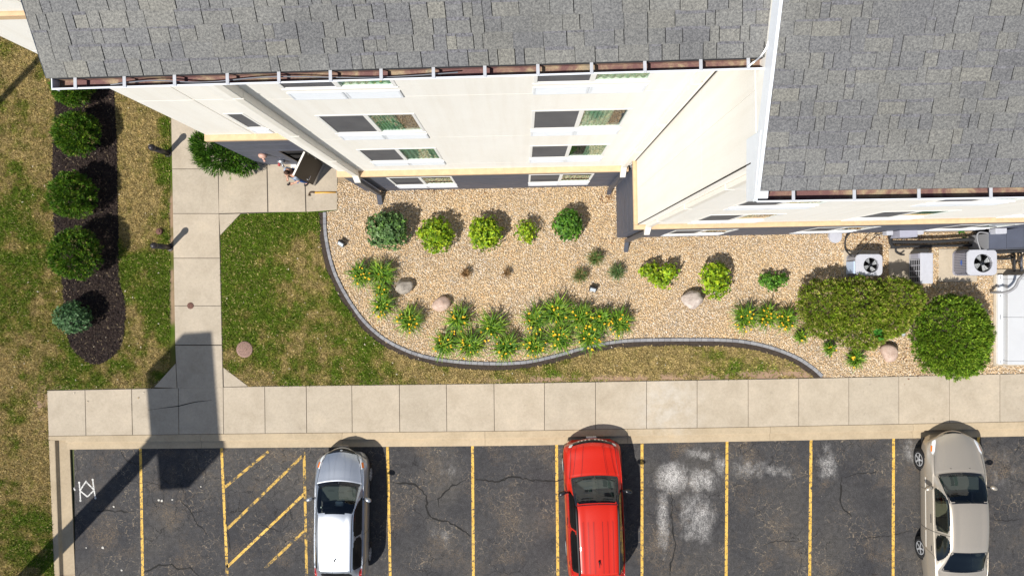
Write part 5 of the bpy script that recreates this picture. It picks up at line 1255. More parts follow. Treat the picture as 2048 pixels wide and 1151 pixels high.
# grey panelled enclosure projecting from the wall
o = empty('equipment_enclosure', U(2060,478,0), 0, 'grey panelled enclosure against the wall at the right edge', 'enclosure')
EP = [(1978,465.5),(2013,459),(2048,454),(2090,449)]; EQ = [(1978,500),(2013,499),(2048,497),(2090,496)]
for i in range(3):
    z = 1.0; P4 = [U2(EP[i][0]+0.6,EP[i][1],z),U2(EP[i+1][0]-0.2,EP[i+1][1],z),U2(EQ[i+1][0]-0.2,EQ[i+1][1]-3,z),U2(EQ[i][0]+0.6,EQ[i][1]-3,z)]; b = MB(); b.prism(P4, 0.97, 1.0); b.obj('roof_panel','grey_siding',o)
b = MB(); P4 = [U2(EP[0][0],EP[0][1]+1,1.0),U2(EP[3][0],EP[3][1]+1,1.0),U2(EQ[3][0],EQ[3][1]-2,1.0),U2(EQ[0][0],EQ[0][1]-2,1.0)]; b.prism(P4, 0.0, 0.968); b.obj('body','siding_joint',o)
b = MB(); b.prism([U2(EQ[0][0],EQ[0][1]-2.6,1.0),U2(EQ[3][0],EQ[3][1]-2.6,1.0),U2(EQ[3][0],EQ[3][1],1.0),U2(EQ[0][0],EQ[0][1],1.0)], 0.9, 1.005); b.obj('edge_trim','grey_metal_paint',o)
# round white window well cover
c = U(1671,472,0.1); b = MB(); o = empty('well_cover', (c[0],c[1],0), 0, 'white half-round cover at the foot of the grey wall', 'cover'); P = [(0.20*math.cos(R(180+k*15)),0.20*math.sin(R(180+k*15))-0.02) for k in range(13)]+[(0.20,0.10),(-0.20,0.10)]
b.prism(P, 0.0, 0.12); b.obj('rim','ac_white',o,local=True); b = MB(); b.prism([(x*0.9,y*0.9) for x,y in P], 0.1202, 0.135); b.obj('lid','ac_white',o,local=True)

# ------------------------------------------------------------------ cars
def cr(p0,p1,p2,p3,t): return 0.5*((2*p1)+(-p0+p2)*t+(2*p0-5*p1+4*p2-p3)*t*t+(-p0+3*p1-3*p2+p3)*t**3)
class Car:
    def __init__(s, name, loc, rz, length, st, paintm, label, zb=0.24):
        s.o = empty(name, (loc[0],loc[1],ASZ), rz, label, 'car', 'cars parked nose in to the sidewalk'); s.L = length; s.pm = paintm; K = []
        for (y,wb,wm,ws,zs,wr,zr,bow,cr_) in st:
            zm = min(0.66, zs-0.06); e = (ws-0.03, zs+0.022)
            pr = [(wb,zb),(wm*0.985,zb+0.14),(wm,zm),(ws,zs),e,((e[0]+wr)/2+0.012,(e[1]+zr-cr_)/2+0.01),(wr,zr-cr_),(wr*0.55,zr-cr_*0.28),(0.0,zr)]
            K.append([(x, y+bow*(x/max(wm,0.3))**2, z) for x, z in pr])
        s.K = np.array(K); s.n = len(st)
    def P(s, a, v, side=1, off=0.0):
        K = s.K; a = min(max(a,0),s.n-1-1e-6); i = int(a); t = a-i; v = min(max(v,0),8-1e-6); j = int(v); r = v-j
        g = lambda i_, j_: K[min(max(i_,0),s.n-1)][j_] if j_ <= 8 else K[min(max(i_,0),s.n-1)][16-j_]*np.array([-1,1,1])
        col = [cr(g(i-1,max(jj,0)), g(i,max(jj,0)), g(i+1,max(jj,0)), g(i+2,max(jj,0)), t) for jj in (j-1,j,j+1,j+2)]
        p = cr(*col, r); 
        if off:
            e = 0.03; pu = s.P(a+e,v)-s.P(a-e,v); pv = s.P(a,v+e)-s.P(a,v-e); 
            # local frame: x right, y forward
            nrm = np.cross(pu, pv); L_ = np.linalg.norm(nrm)+1e-9; nrm = nrm/L_; nrm = nrm if nrm[2] > -0.2 and (nrm[2] > 0.05 or nrm[0] > 0) else -nrm
            q = np.array([p[0], s.L/2-p[1], p[2]])+nrm*off*1.0 if False else np.array([p[0]+abs(nrm[0])*off*(1 if p[0] >= 0 else -1), s.L/2-p[1]-nrm[1]*off, p[2]+abs(nrm[2])*off])
            return np.array([q[0]*side, q[1], q[2]])
        return p
    def W(s, a, v, side=1, off=0.0):
        if off: return s.P(a, v, side, off)
        p = s.P(a, v); return np.array([p[0]*side, s.L/2-p[1], p[2]])
    def build(s, panes, na=12, nv=10):
        """panes: (name, material, a0,a1,v0,v1, round, both?)  skin faces under a pane are left open and become the pane"""
        A = np.linspace(0, s.n-1, (s.n-1)*na+1); Vv = np.linspace(0, 8, 8*nv+1)
        G = np.array([[s.W(a,v) for v in Vv] for a in A])
        def inside(p, a, v):
            a0,a1,v0,v1,rd = p[2:7]; ca, cv = (a0+a1)/2, (v0+v1)/2; ha, hv = (a1-a0)/2, (v1-v0)/2
            sl = p[7] if len(p) > 7 else (0,0)   # slant: a0 += sl0*(v-v0)/(v1-v0), a1 += sl1*...
            k = (v-v0)/(v1-v0); a0 = a0+sl[0]*k; a1 = a1+sl[1]*k; ca = (a0+a1)/2; ha = max((a1-a0)/2,1e-3)
            if v1 >= 8: hv = (8-v0); cv = 8
            return (abs((a-ca)/ha)**rd+abs((v-cv)/hv)**rd) < 1
        shell = MB(); pm = {}
        for side in (1,-1):
            idx = {}
            for i in range(len(A)-1):
                for j in range(len(Vv)-1):
                    am, vm = (A[i]+A[i+1])/2, (Vv[j]+Vv[j+1])/2; hit = None
                    for k, p in enumerate(panes):
                        if inside(p, am, vm): hit = (k, side if p[3] < 0 or p[4+1] < 8 else 0); break
                    q = [G[i,j],G[i+1,j],G[i+1,j+1],G[i,j+1]]; q = [(c[0]*side,c[1],c[2]) for c in q]
                    fc = (0,1,2,3) if side < 0 else (3,2,1,0)
                    tgt = shell if hit is None else pm.setdefault(hit, MB()); tgt.add(q, [fc])
        # end caps
        for row in (G[0], G[-1]):
            loop = [(c[0],c[1],c[2]) for c in row]+[(-c[0],c[1],c[2]) for c in row[::-1][1:]]; shell.add(loop, [tuple(range(len(loop)))])
        def weld(o):
            bm = bmesh.new(); bm.from_mesh(o.data); bmesh.ops.remove_doubles(bm, verts=bm.verts, dist=0.0008); bmesh.ops.recalc_face_normals(bm, faces=bm.faces); bm.to_mesh(o.data); bm.free()
            o.data.polygons.foreach_set('use_smooth', np.ones(len(o.data.polygons), bool)); 
        s.body = shell.obj('body', s.pm, s.o, True, True); weld(s.body)
        for (k, side), mb_ in pm.items():
            o = mb_.obj(panes[k][0], panes[k][1], s.o, True, True); weld(o)
        b = MB(); b.box(-s.K[4][0][0]*0.93,s.K[4][0][0]*0.93,-s.L/2+0.3,s.L/2-0.3,0.20,0.26); b.obj('underbody','interior_dark',s.o,local=True)
    def strip(s, path, w, mat, name, side=1, off=0.003, parent=None):
        pts = []
        for (a0,v0),(a1,v1) in zip(path, path[1:]):
            for k in range(10): pts.append((a0+(a1-a0)*k/10, v0+(v1-v0)*k/10))
        pts.append(path[-1]); Q = [Vector(s.W(a,v,side,off)) for a,v in pts]; V = []; Fc = []
        for i, p in enumerate(Q):
            d = (Q[min(i+1,len(Q)-1)]-Q[max(i-1,0)]).normalized(); a_, v_ = pts[i]
            n_ = Vector(s.W(a_,v_,side,off+0.02))-Vector(s.W(a_,v_,side,off+0.0001)); n_ = n_.normalized() if n_.length > 0 else Vector((0,0,1)); t = d.cross(n_).normalized()*w/2
            V += [p-t, p+t]
        for i in range(len(Q)-1): Fc.append((2*i,2*i+1,2*i+3,2*i+2))
        return mobj(name, V, Fc, mat, parent or s.o, local=True)
    def wheel(s, y, r=0.31, spokes=7, half=None):
        wm = half
        for sd in (1,-1):
            T = Matrix.Translation((sd*(wm-0.10), s.L/2-y, r)) @ Matrix.Rotation(R(90)*sd, 4, 'Y')
            tr = lambda x,y_,z: tuple(T @ Vector((x,y_,z)))
            ob = MB(); prof = [(r*0.62,-0.09),(r*0.93,-0.10),(r,-0.07),(r,0.07),(r*0.95,0.105),(r*0.80,0.115),(r*0.66,0.11)]; 
            ob.lathe(prof, 28, (0,0,0)); ob.v = [tr(*v) for v in ob.v]; wh = ob.obj('wheel','tyre',s.o,True,True)
            ob = MB(); ob.lathe([(r*0.67,0.08),(r*0.67,0.112),(r*0.60,0.116),(r*0.58,0.07),(r*0.2,0.06)], 28)
            for k in range(spokes):
                a = 2*math.pi*k/spokes; ca, sa = math.cos(a), math.sin(a); f_ = lambda x,y_,z: (x*ca-y_*sa, x*sa+y_*ca, z)
                ob.box(0.03,r*0.62,-0.026,0.026,0.085,0.114,f_)
            ob.lathe([(0.05,0.07),(0.05,0.12),(0.03,0.124)], 14); ob.v = [tr(*v) for v in ob.v]; ob.obj('rim','rim_silver',wh,False,True)
            ob = MB(); ob.lathe([(r*1.14,0.055),(r*1.14,0.092),(r*1.02,0.098)], 28); ob.v = [tr(*v) for v in ob.v]; ob.obj('wheel_arch','rubber',s.o,True,True)
    def mirror(s, y, x, z, mat, w=0.20):
        for sd in (1,-1):
            b = MB(); T = Matrix.Translation((sd*(x+w*0.55), s.L/2-y, z)); bm = bmesh.new(); bmesh.ops.create_icosphere(bm, subdivisions=3, radius=1)
            V = [tuple(T @ Vector((v.co.x*w*0.55, v.co.y*0.075+ (abs(v.co.x)*0.0) - sd*v.co.x*0.03, max(v.co.z,-0.7)*0.085))) for v in bm.verts]; Fc = [tuple(q.index for q in f.verts) for f in bm.faces]; bm.free()
            b.add(V, Fc); mo = b.obj('mirror', mat, s.o, True, True)
            b = MB(); b.tube([(sd*(x-0.05),s.L/2-y+0.01,z-0.05),(sd*(x+0.06),s.L/2-y,z-0.03)], 0.028, 8); b.obj('mirror_arm','black_trim',mo,local=True)
    def cabin(s, yc, yr, dashz, seat, half=0.62):
        L2 = s.L/2; b = MB(); b.box(-half,half,L2-yc-2.2,L2-yc-0.05,0.27,0.42); b.obj('cabin_floor','interior_dark',s.o,local=True)
        b = MB(); b.bbox(-half,half,L2-yc-0.62,L2-yc-0.06,0.45,dashz,0.05); b.obj('dashboard','dash',s.o,local=True)
        for sx in (-0.36,0.36):
            b = MB(); b.bbox(sx-0.25,sx+0.25,L2-yc-1.55,L2-yc-1.0,0.42,0.60,0.06); q = [(L2-yc-1.5,0.55),(L2-yc-1.72,1.12),(L2-yc-1.84,1.10),(L2-yc-1.66,0.55)]
            b.add([(sx-0.23,y,z) for y,z in q]+[(sx+0.23,y,z) for y,z in q], [(0,1,2,3),(7,6,5,4),(0,4,5,1),(1,5,6,2),(2,6,7,3),(3,7,4,0)]); b.bbox(sx-0.12,sx+0.12,L2-yc-1.84,L2-yc-1.74,1.13,1.28,0.03); b.obj('seat',seat,s.o,local=True)
        b = MB(); c = (-0.36,L2-yc-0.80,dashz-0.02); M3 = Matrix.Rotation(R(-60),3,'X'); pts = [tuple(Vector(c)+M3@Vector((0.18*math.cos(k*0.3142),0.18*math.sin(k*0.3142),0))) for k in range(21)]; b.tube(pts,0.016,6,False); b.tube([tuple(Vector(c)+M3@Vector((-0.17,0,0))),tuple(Vector(c)+M3@Vector((0.17,0,0)))],0.03,6); b.obj('steering_wheel','rubber',s.o,local=True)

#  y, wb, wm, ws, zs, wr, zr, bow, crown
# --- tan sedan
TAN = [(0.00,.50,.62,.54,.50,.36,.57,.30,.02),(0.10,.68,.80,.70,.62,.46,.68,.27,.03),(0.38,.78,.88,.78,.72,.58,.79,.20,.04),(0.75,.82,.91,.83,.80,.64,.88,.13,.05),(1.12,.84,.92,.85,.86,.70,.955,.12,.05),
       (1.26,.84,.92,.85,.88,.71,.99,.13,.05),(1.66,.84,.92,.85,.90,.65,1.23,.11,.05),(2.04,.84,.92,.85,.91,.585,1.40,.08,.05),(2.6,.84,.92,.85,.92,.575,1.45,.03,.05),(3.2,.84,.92,.85,.93,.565,1.44,.0,.05),
       (3.58,.84,.92,.85,.94,.56,1.39,-.03,.05),(3.98,.83,.91,.84,.95,.60,1.21,-.06,.05),(4.32,.82,.90,.83,.95,.66,1.06,-.09,.05),(4.5,.81,.89,.82,.94,.66,1.03,-.10,.04),(4.86,.76,.85,.78,.90,.62,.99,-.12,.04),(5.02,.70,.78,.70,.66,.55,.76,-.14,.03)]
c = Car('sedan', (13.72,-4.57-2.51), R(0.6), 5.02, TAN, 'paint_tan', 'champagne tan sedan parked at the right with its wheels showing')
c.build([('windshield','car_glass',5.03,6.97,6.04,8,7),('rear_window','car_glass',10.06,11.97,6.12,8,6),('side_window','car_glass',5.75,8.70,4.15,5.88,4.5,(0.55,0.0)),('side_window','car_glass',8.86,11.3,4.15,5.88,3.4,(0,-0.7)),
         ('headlight','head_lamp',1.05,2.55,3.55,5.3,2.4),('grille','black_trim',0.45,0.80,6.6,8,4.0)])
for sd in (1,-1):
    c.strip([(1.9,6.55),(3.2,6.7),(4.6,6.6)],0.010,'paint_tan','hood_crease',sd); c.strip([(2.7,4.9),(3.6,4.9),(4.95,5.1)],0.010,'rubber','hood_gap',sd)
    c.strip([(6.0,3.9),(6.1,2.6),(6.2,1.0)],0.010,'rubber','door_gap',sd); c.strip([(8.78,5.9),(8.78,3.9),(8.75,2.4),(8.7,1.0)],0.014,'rubber','door_gap',sd); c.strip([(11.0,3.9),(10.7,2.8),(10.3,1.6)],0.010,'rubber','door_gap',sd)
    c.strip([(5.2,2.05),(7,2.05),(8.7,2.05)],0.035,'cream_metal','side_moulding',sd,0.008); c.strip([(8.85,2.05),(10.3,2.05)],0.035,'cream_metal','side_moulding',sd,0.008)
    c.strip([(7.9,2.75),(8.35,2.75)],0.035,'chrome','door_handle',sd,0.02); c.strip([(10.0,2.75),(10.4,2.75)],0.035,'chrome','door_handle',sd,0.02)
    c.strip([(1.7,3.7),(2.3,3.62)],0.05,'amber','turn_signal',sd,0.006)
    c.strip([(5.0,6.1),(6.0,6.02),(7.0,6.0)],0.022,'black_trim','windshield_trim',sd,0.004); c.strip([(10.05,6.12),(11,6.1),(12,6.1)],0.018,'black_trim','window_trim',sd,0.004)
    c.strip([(5.0,6.2),(5.0,7.2),(5.0,7.99)],0.07,'black_trim','cowl',sd,0.004); c.strip([(7.02,6.2),(7.02,7.2),(7.02,7.99)],0.03,'black_trim','windshield_trim',sd,0.004); c.strip([(10.06,6.2),(10.06,7.99)],0.03,'black_trim','window_trim',sd,0.004); c.strip([(12.0,6.2),(12.0,7.99)],0.03,'black_trim','window_trim',sd,0.004)
    c.strip([(5.25,6.9 if sd > 0 else 7.1),(5.12,7.9)],0.018,'rubber','wiper',sd,0.015)
    c.strip([(3.9,7.25),(3.95,7.25)],0.03,'black_trim','washer_jet',sd,0.012)
c.wheel(0.98,0.32,5,0.915); c.wheel(3.83,0.32,5,0.905); c.mirror(1.72,0.90,0.98,'paint_tan',0.20); c.cabin(1.26,2.04,0.93,'seat_tan')
# --- silver hatchback
SIL = [(0.00,.48,.60,.52,.52,.34,.60,.34,.02),(0.08,.64,.76,.66,.64,.44,.72,.30,.03),(0.30,.74,.83,.72,.75,.54,.84,.24,.04),(0.62,.77,.845,.77,.84,.60,.94,.17,.05),(0.92,.78,.85,.79,.91,.66,1.01,.15,.05),
       (1.04,.78,.85,.79,.94,.67,1.05,.16,.05),(1.45,.78,.85,.79,.95,.62,1.32,.13,.05),(1.86,.78,.85,.79,.96,.565,1.49,.09,.05),(2.4,.78,.85,.79,.97,.555,1.53,.03,.05),(3.0,.78,.85,.79,.98,.545,1.52,.0,.05),
       (3.55,.78,.85,.78,.99,.53,1.47,-.03,.05),(3.72,.77,.84,.77,1.0,.53,1.42,-.05,.05),(4.02,.75,.83,.75,1.0,.56,1.10,-.08,.05),(4.14,.74,.82,.74,.92,.56,.96,-.09,.04),(4.28,.68,.76,.68,.62,.5,.70,-.12,.03)]
c = Car('hatchback', (-5.82,-5.17-2.14), R(-0.4), 4.28, SIL, 'paint_silver', 'silver hatchback parked beside the yellow hatched aisle')
c.build([('windshield','car_glass',5.03,6.96,6.04,8,7),('rear_window','privacy_glass',11.1,11.95,6.3,8,3.2),('side_window','privacy_glass',5.7,8.36,4.15,5.88,4.5,(0.5,0)),('side_window','privacy_glass',8.44,11.0,4.15,5.88,4.0,(0,-0.4)),
         ('headlight','head_lamp',0.7,2.7,3.55,5.75,3.0),('grille','black_trim',0.45,1.25,5.9,8,4.0),('taillight','red_plastic',11.2,13.1,3.3,4.8,3)])
for sd in (1,-1):
    c.strip([(1.4,6.4),(2.6,6.9),(4.2,7.15)],0.012,'paint_silver','hood_crease',sd,0.008); c.strip([(1.5,7.6),(2.6,7.5),(4.3,7.55)],0.010,'paint_silver','hood_crease',sd,0.006); c.strip([(1.0,5.3),(2.7,5.35),(4.0,5.5),(4.95,5.7)],0.012,'rubber','hood_gap',sd)
    c.strip([(6.0,3.9),(6.1,2.6),(6.2,1.0)],0.010,'rubber','door_gap',sd); c.strip([(8.4,3.9),(8.4,2.4),(8.3,1.0)],0.010,'rubber','door_gap',sd); c.strip([(10.8,3.9),(10.5,2.8),(10.0,1.6)],0.010,'rubber','door_gap',sd)
    c.strip([(7.9,2.85),(8.2,2.85)],0.035,'paint_silver','door_handle',sd,0.03); c.strip([(9.9,2.85),(10.2,2.85)],0.035,'paint_silver','door_handle',sd,0.03)
    c.strip([(7.0,6.12),(9,6.16),(11,6.2)],0.020,'rubber','roof_channel',sd,0.004); c.strip([(5.0,6.1),(6.0,6.02),(7.0,6.0)],0.018,'paint_silver','pillar_trim',sd,0.006)
    c.strip([(4.93,6.0),(4.95,7.0),(4.95,7.99)],0.12,'black_trim','cowl',sd,0.004); c.strip([(5.30,6.3),(5.12,7.1),(5.06,7.9)],0.022,'rubber','wiper',sd,0.02)
    c.strip([(1.9,4.05),(2.5,4.0)],0.07,'amber','turn_signal',sd,0.006); c.strip([(0.9,7.9),(1.1,7.99)],0.05,'chrome','badge',sd,0.02)
for sd in (1,-1): c.strip([(0.7,5.5),(1.6,5.8),(2.6,5.2)],0.014,'rubber','lamp_seam',sd,0.006); c.strip([(0.75,4.0),(1.7,3.5),(2.7,4.2)],0.014,'rubber','lamp_seam',sd,0.006)
c.wheel(0.95,0.30,8,0.845); c.wheel(3.55,0.30,8,0.84); c.mirror(1.55,0.83,1.03,'paint_silver',0.19); c.cabin(1.04,1.86,1.00,'seat_cloth',0.58)
b = MB(); b.tube([(0.02,2.14-3.30,1.53),(0.02,2.14-3.24,1.58)],[0.03,0.015],8); b.tube([(0.02,2.14-3.26,1.56),(0.02,2.14-3.62,1.78)],[0.007,0.004],6); b.obj('antenna','rubber',c.o,local=True)
b = MB(); b.box(-0.16,0.16,2.14-0.03,2.14-0.0+0.02,0.40,0.50); b.obj('license_plate','rock_grey',c.o,local=True)
for k in range(3):
    b = MB(); x, y, z = -0.34+k*0.3, 2.14-1.04-0.25-0.05*(k%2), 1.006; b.box(x,x+0.2,y-0.02,y+0.02,z,z+0.004); b.obj('dash_vent','rubber',c.o,local=True)
b = MB(); b.bbox(-0.14,0.14,2.14-1.04-0.76,2.14-1.04-0.55,0.66,0.98,0.03); b.obj('console','alu',c.o,local=True)
b = MB(); b.box(-0.5,-0.46,2.14-1.74,2.14-1.70,1.30,1.305); b.obj('permit_sticker','paper_white',c.o,local=True)
# --- red suv
RED = [(0.00,.62,.78,.68,.60,.50,.70,.22,.02),(0.06,.72,.86,.76,.74,.58,.86,.20,.02),(0.24,.80,.91,.82,.86,.64,.97,.17,.03),(0.60,.84,.925,.85,.93,.64,1.02,.12,.04),(0.98,.85,.93,.87,.99,.70,1.08,.10,.05),
       (1.12,.85,.93,.87,1.02,.72,1.12,.12,.05),(1.48,.85,.93,.87,1.04,.68,1.38,.10,.05),(1.82,.85,.93,.87,1.05,.63,1.60,.08,.05),(2.4,.85,.93,.87,1.06,.62,1.67,.03,.05),(3.1,.85,.93,.87,1.07,.61,1.67,.0,.05),
       (3.8,.85,.93,.86,1.08,.60,1.63,-.03,.05),(4.02,.84,.92,.85,1.09,.60,1.58,-.05,.05),(4.32,.82,.91,.84,1.09,.62,1.22,-.08,.05),(4.46,.81,.89,.82,1.0,.60,1.04,-.09,.04),(4.62,.74,.82,.74,.66,.56,.76,-.12,.03)]
c = Car('suv', (2.30,-4.83-2.31), R(2.2), 4.62, RED, 'paint_red', 'bright red suv with black roof rails, nose over the curb')
c.build([('windshield','car_glass',5.04,6.95,6.05,8,7),('rear_window','privacy_glass',11.1,11.95,6.3,8,3.2),('side_window','privacy_glass',5.75,8.36,4.15,5.9,5,(0.45,0)),('side_window','privacy_glass',8.44,11.2,4.15,5.9,4.5,(0,-0.4)),
         ('headlight','head_lamp',0.75,1.45,3.9,5.6,3.0),('grille','black_trim',0.40,1.25,5.2,8,5.0),('taillight','red_plastic',11.2,13.1,3.3,4.8,3)])
mk('red_shade_line', (0.22,0.008,0.004), 0.4, coat=0.6)
for sd in (1,-1):
    c.strip([(1.6,7.1),(3.0,6.95),(4.7,6.9)],0.030,'paint_red','hood_crease',sd,0.014); c.strip([(1.7,7.16),(3.0,7.01),(4.6,6.96)],0.018,'red_shade_line','hood_crease',sd,0.006); c.strip([(1.7,6.47),(3.0,6.22),(4.5,6.17)],0.014,'red_shade_line','hood_crease',sd,0.005); c.strip([(1.5,6.4),(3.0,6.15),(4.6,6.1)],0.016,'paint_red','hood_crease',sd,0.010); c.strip([(1.2,5.6),(3.0,5.3),(4.9,5.4)],0.014,'rubber','hood_gap',sd)
    c.strip([(5.0,6.1),(6.0,6.02),(7.0,6.0)],0.070,'black_trim','windshield_trim',sd,0.006); c.strip([(4.97,6.0),(4.97,7.0),(4.97,7.99)],0.075,'black_trim','cowl',sd,0.004); c.strip([(7.02,6.1),(7.02,7.99)],0.025,'black_trim','windshield_trim',sd,0.004)
    c.strip([(5.32,6.4),(5.14,7.2),(5.06,7.9)],0.020,'rubber','wiper',sd,0.02)
    for k, v_ in enumerate((6.62,7.12,7.6)): c.strip([(7.9,v_),(9.0,v_),(10.6,v_)],0.016,'red_shade_line','roof_rib',sd,0.004); c.strip([(7.9,v_+0.06),(9.0,v_+0.06),(10.6,v_+0.06)],0.020,'paint_red','roof_rib',sd,0.010)
    Q = [c.W(a,6.03,sd,0.045) for a in np.linspace(7.1,10.9,14)]; Q[0][2] -= 0.04; Q[-1][2] -= 0.04; b = MB(); b.tube([tuple(q) for q in Q],0.034,8); b.obj('roof_rail','rubber',c.o,True,True)
    c.strip([(6.0,3.9),(6.1,2.6),(6.2,1.0)],0.010,'rubber','door_gap',sd); c.strip([(8.4,3.9),(8.4,2.4),(8.3,1.0)],0.010,'rubber','door_gap',sd); c.strip([(6.0,4.1),(8.4,4.1),(10.9,4.1)],0.022,'chrome','window_trim',sd,0.006)
    c.strip([(7.9,3.2),(8.25,3.2)],0.035,'black_trim','door_handle',sd,0.035); c.strip([(9.9,3.2),(10.25,3.2)],0.035,'black_trim','door_handle',sd,0.035)
    for v_ in (6.5,6.9,7.3,7.7): c.strip([(0.42,v_),(0.72,v_)],0.05,'chrome','grille_slot',sd,0.006)
    c.strip([(0.2,1.0),(0.9,1.0),(2.0,1.0)],0.10,'black_trim','bumper_trim',sd,0.01)
c.wheel(0.92,0.34,6,0.93); c.wheel(3.62,0.34,6,0.925); c.mirror(1.60,0.90,1.13,'black_trim',0.24); c.cabin(1.12,1.82,1.06,'seat_cloth',0.64)
b = MB(); b.lathe([(0.035,0.0),(0.03,0.03),(0.008,0.06)],12,(0.0,2.31-3.55,1.665)); b.tube([(0,2.31-3.55,1.69),(0,2.31-3.72,1.74)],[0.02,0.008],6); b.obj('antenna','rubber',c.o,True,True)
b = MB(); b.box(-0.16,0.16,2.31-0.02,2.31+0.02,0.50,0.60); b.obj('license_plate','paper_white',c.o,local=True)

# ------------------------------------------------------------------ person by the door
def skin(name, pts, edges, rad, mat, parent, sub=2, root=0):
    me = bpy.data.meshes.new(name); me.from_pydata(pts, edges, []); o = bpy.data.objects.new(name+'_cage', me); COL.objects.link(o)
    md = o.modifiers.new('s','SKIN'); 
    for i, r_ in enumerate(rad):
        sv = me.skin_vertices[0].data[i]; sv.radius = (r_, r_) if not isinstance(r_, tuple) else r_; sv.use_root = (i == root)
    sb = o.modifiers.new('d','SUBSURF'); sb.levels = sub; sb.render_levels = sub
    dg = bpy.context.evaluated_depsgraph_get(); ev = o.evaluated_get(dg); nm = bpy.data.meshes.new_from_object(ev); bpy.data.objects.remove(o)
    nm.polygons.foreach_set('use_smooth', np.ones(len(nm.polygons), bool)); nm.materials.clear(); nm.materials.append(MATS[mat]); nm.name = name
    r_ = bpy.data.objects.new(name, nm); put(r_, parent, True); return r_
pc_ = U2(611,361,0.0); fac = math.atan2(-0.80,-0.60)+math.pi/2      # local -y faces the yard
per = empty('person', (pc_[0],pc_[1],0.032), fac, 'person in grey t-shirt and blue jeans looking at a phone by the door', 'person')
pts = [(0,0,0.95),(0,0.01,1.12),(0,0.02,1.30),(0,0.015,1.43),(0,-0.015,1.52),(0,-0.05,1.60),(0,-0.075,1.70),
       (0.18,0.01,1.40),(0.245,-0.02,1.14),(0.16,-0.20,1.10),(0.11,-0.26,1.12),(-0.18,0.01,1.40),(-0.26,0.0,1.13),(-0.15,-0.17,1.06),(-0.08,-0.22,1.08),
       (0.10,0,0.90),(0.11,-0.02,0.50),(0.11,0.02,0.10),(0.115,-0.12,0.045),(-0.10,0,0.90),(-0.12,0.03,0.50),(-0.13,0.06,0.10),(-0.135,-0.08,0.045)]
ed = [(0,1),(1,2),(2,3),(3,4),(4,5),(5,6),(3,7),(7,8),(8,9),(9,10),(3,11),(11,12),(12,13),(13,14),(0,15),(15,16),(16,17),(17,18),(0,19),(19,20),(20,21),(21,22)]
rad = [0.14,(0.14,0.11),(0.16,0.115),(0.12,0.10),0.058,(0.085,0.095),(0.075,0.088),0.062,0.045,0.032,0.034,0.062,0.045,0.032,0.034,0.085,0.058,0.042,0.035,0.085,0.058,0.042,0.035]
# hands: five short finger chains on each palm
def hand(pts, ed, rad, pi, d, side):
    d = Vector(d).normalized(); sdv = d.cross(Vector((0,0,1))).normalized()
    for k, (off, ln) in enumerate(((-0.027,0.062),(-0.009,0.074),(0.009,0.078),(0.027,0.068))):
        b0 = Vector(pts[pi])+sdv*off+d*0.03; i0 = len(pts); pts.append(tuple(b0)); pts.append(tuple(b0+d*ln*0.5+Vector((0,0,0.012)))); pts.append(tuple(b0+d*ln*0.75+Vector((0,0,0.04)))); ed += [(pi,i0),(i0,i0+1),(i0+1,i0+2)]; rad += [0.010,0.0085,0.0075]
    b0 = Vector(pts[pi])+sdv*0.035*side; i0 = len(pts); pts.append(tuple(b0)); pts.append(tuple(b0+sdv*0.02*side+d*0.03+Vector((0,0,0.03)))); ed += [(pi,i0),(i0,i0+1)]; rad += [0.012,0.009]
hand(pts, ed, rad, 10, (-0.5,-0.8,0.1), -1); hand(pts, ed, rad, 14, (0.1,-0.8,-0.4), 1)
skin('body', pts, ed, rad, 'skin', per)
skin('shirt', [(0,0,0.93),(0,0.01,1.12),(0,0.02,1.30),(0,0.015,1.44),(0.185,0.01,1.40),(0.235,-0.015,1.20),(-0.185,0.01,1.40),(-0.25,0.0,1.19)], [(0,1),(1,2),(2,3),(3,4),(4,5),(3,6),(6,7)], [0.17,(0.175,0.14),(0.20,0.15),(0.15,0.125),0.092,0.082,0.092,0.082], 'grey_shirt', per, root=2)
skin('jeans', [(0,0,0.97),(0.10,0,0.88),(0.11,-0.02,0.50),(0.11,0.02,0.09),(-0.10,0,0.88),(-0.12,0.03,0.50),(-0.13,0.06,0.09)], [(0,1),(1,2),(2,3),(0,4),(4,5),(5,6)], [0.155,0.105,0.080,0.068,0.105,0.080,0.068], 'jeans', per)
skin('hair', [(0,0.0,1.60),(0,-0.01,1.70),(0,-0.06,1.755),(0,-0.11,1.745)], [(0,1),(1,2),(2,3)], [(0.085,0.06),(0.092,0.075),(0.085,0.06),(0.06,0.03)], 'hair', per)
for sx, y in ((0.113,-0.04),(-0.133,0.0)):
    skin('shoe', [(sx,y+0.06,0.05),(sx,y-0.05,0.05),(sx,y-0.13,0.04)], [(0,1),(1,2)], [0.05,0.052,0.042], 'rubber', per)
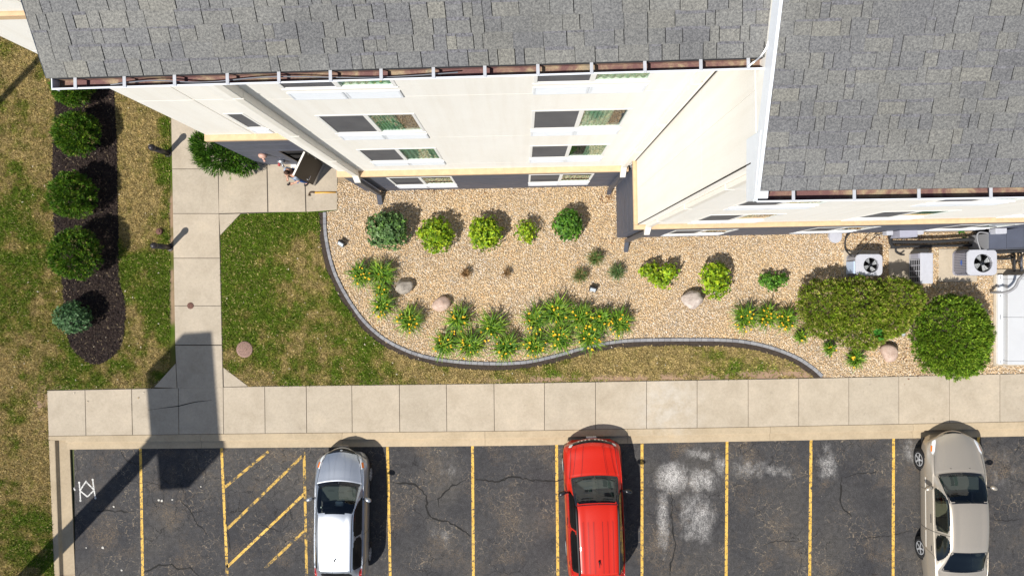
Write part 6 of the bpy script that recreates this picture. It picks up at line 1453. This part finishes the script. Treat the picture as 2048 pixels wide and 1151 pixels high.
b = MB(); b.bbox(-0.036,0.036,-0.072,0.072,-0.006,0.006,0.004); pw = Matrix.Translation((pc_[0],pc_[1],0.032)) @ Matrix.Rotation(fac,4,'Z') @ Matrix.Translation((0.06,-0.31,1.15)) @ Matrix.Rotation(R(-35),4,'X')
ph = mobj('phone', [tuple(pw @ Vector(v)) for v in b.v], b.f, 'black_trim'); tag(ph, 'black mobile phone held in the hand of the person by the door', 'phone')
EY = MB()
for sx in (-0.03,0.03): EY.lathe([(0.010,0),(0.004,0.006)],8,(sx,-0.165,1.66),Matrix.Rotation(R(90),3,'X'))
EY.obj('eye','black_trim',per,local=True)
b = MB(); b.add([(0,-0.155,1.67),(0.014,-0.16,1.615),(-0.014,-0.16,1.615),(0,-0.19,1.62)],[(0,1,3),(0,3,2),(1,2,3)]); b.obj('nose','skin',per,local=True)

# ------------------------------------------------------------------ tall sign and lamp post beyond the frame whose shadows lie across the place
S0 = 1/math.tan(SUN_EL)
def lift(px_, py_, z, gz=0.0):
    p = U2(px_, py_, gz); return (p[0]-SHX*S0*(z-gz), p[1]-SHY*S0*(z-gz))
z1, z2 = 10.2, 12.5
cA = lift(332,862,z1); o = empty('pole_sign', (cA[0],cA[1],-0.15), R(4.5), 'tall roadside sign on a thick pole, outside the lawn corner', 'sign')
b = MB(); b.bbox(-0.50,0.50,-2.02,2.02,z1+0.15,z2+0.15,0.03); b.obj('sign_box','white_metal',o,local=True)
b = MB(); b.lathe([(0.30,0),(0.27,z1+0.14)],20); b.obj('pole','grey_metal_paint',o,True,True)
b = MB(); b.bbox(-0.5,0.5,-0.5,0.5,0,0.18,0.02); b.obj('footing','concrete',o,local=True)
cB = U2(-140,352,0.0); o = empty('lamp_post', (cB[0],cB[1],0), 0, 'slim light pole on the lawn outside the left edge', 'lamp post')
b = MB(); b.tube([(0,0,0),(0,0,4),(0,0,8.5)],[0.13,0.115,0.09],12); b.obj('pole','dark_bronze',o,True,True); b = MB(); b.bbox(-0.1,0.6,-0.16,0.16,8.5,8.62,0.02); b.obj('lamp_head','dark_bronze',o,local=True)
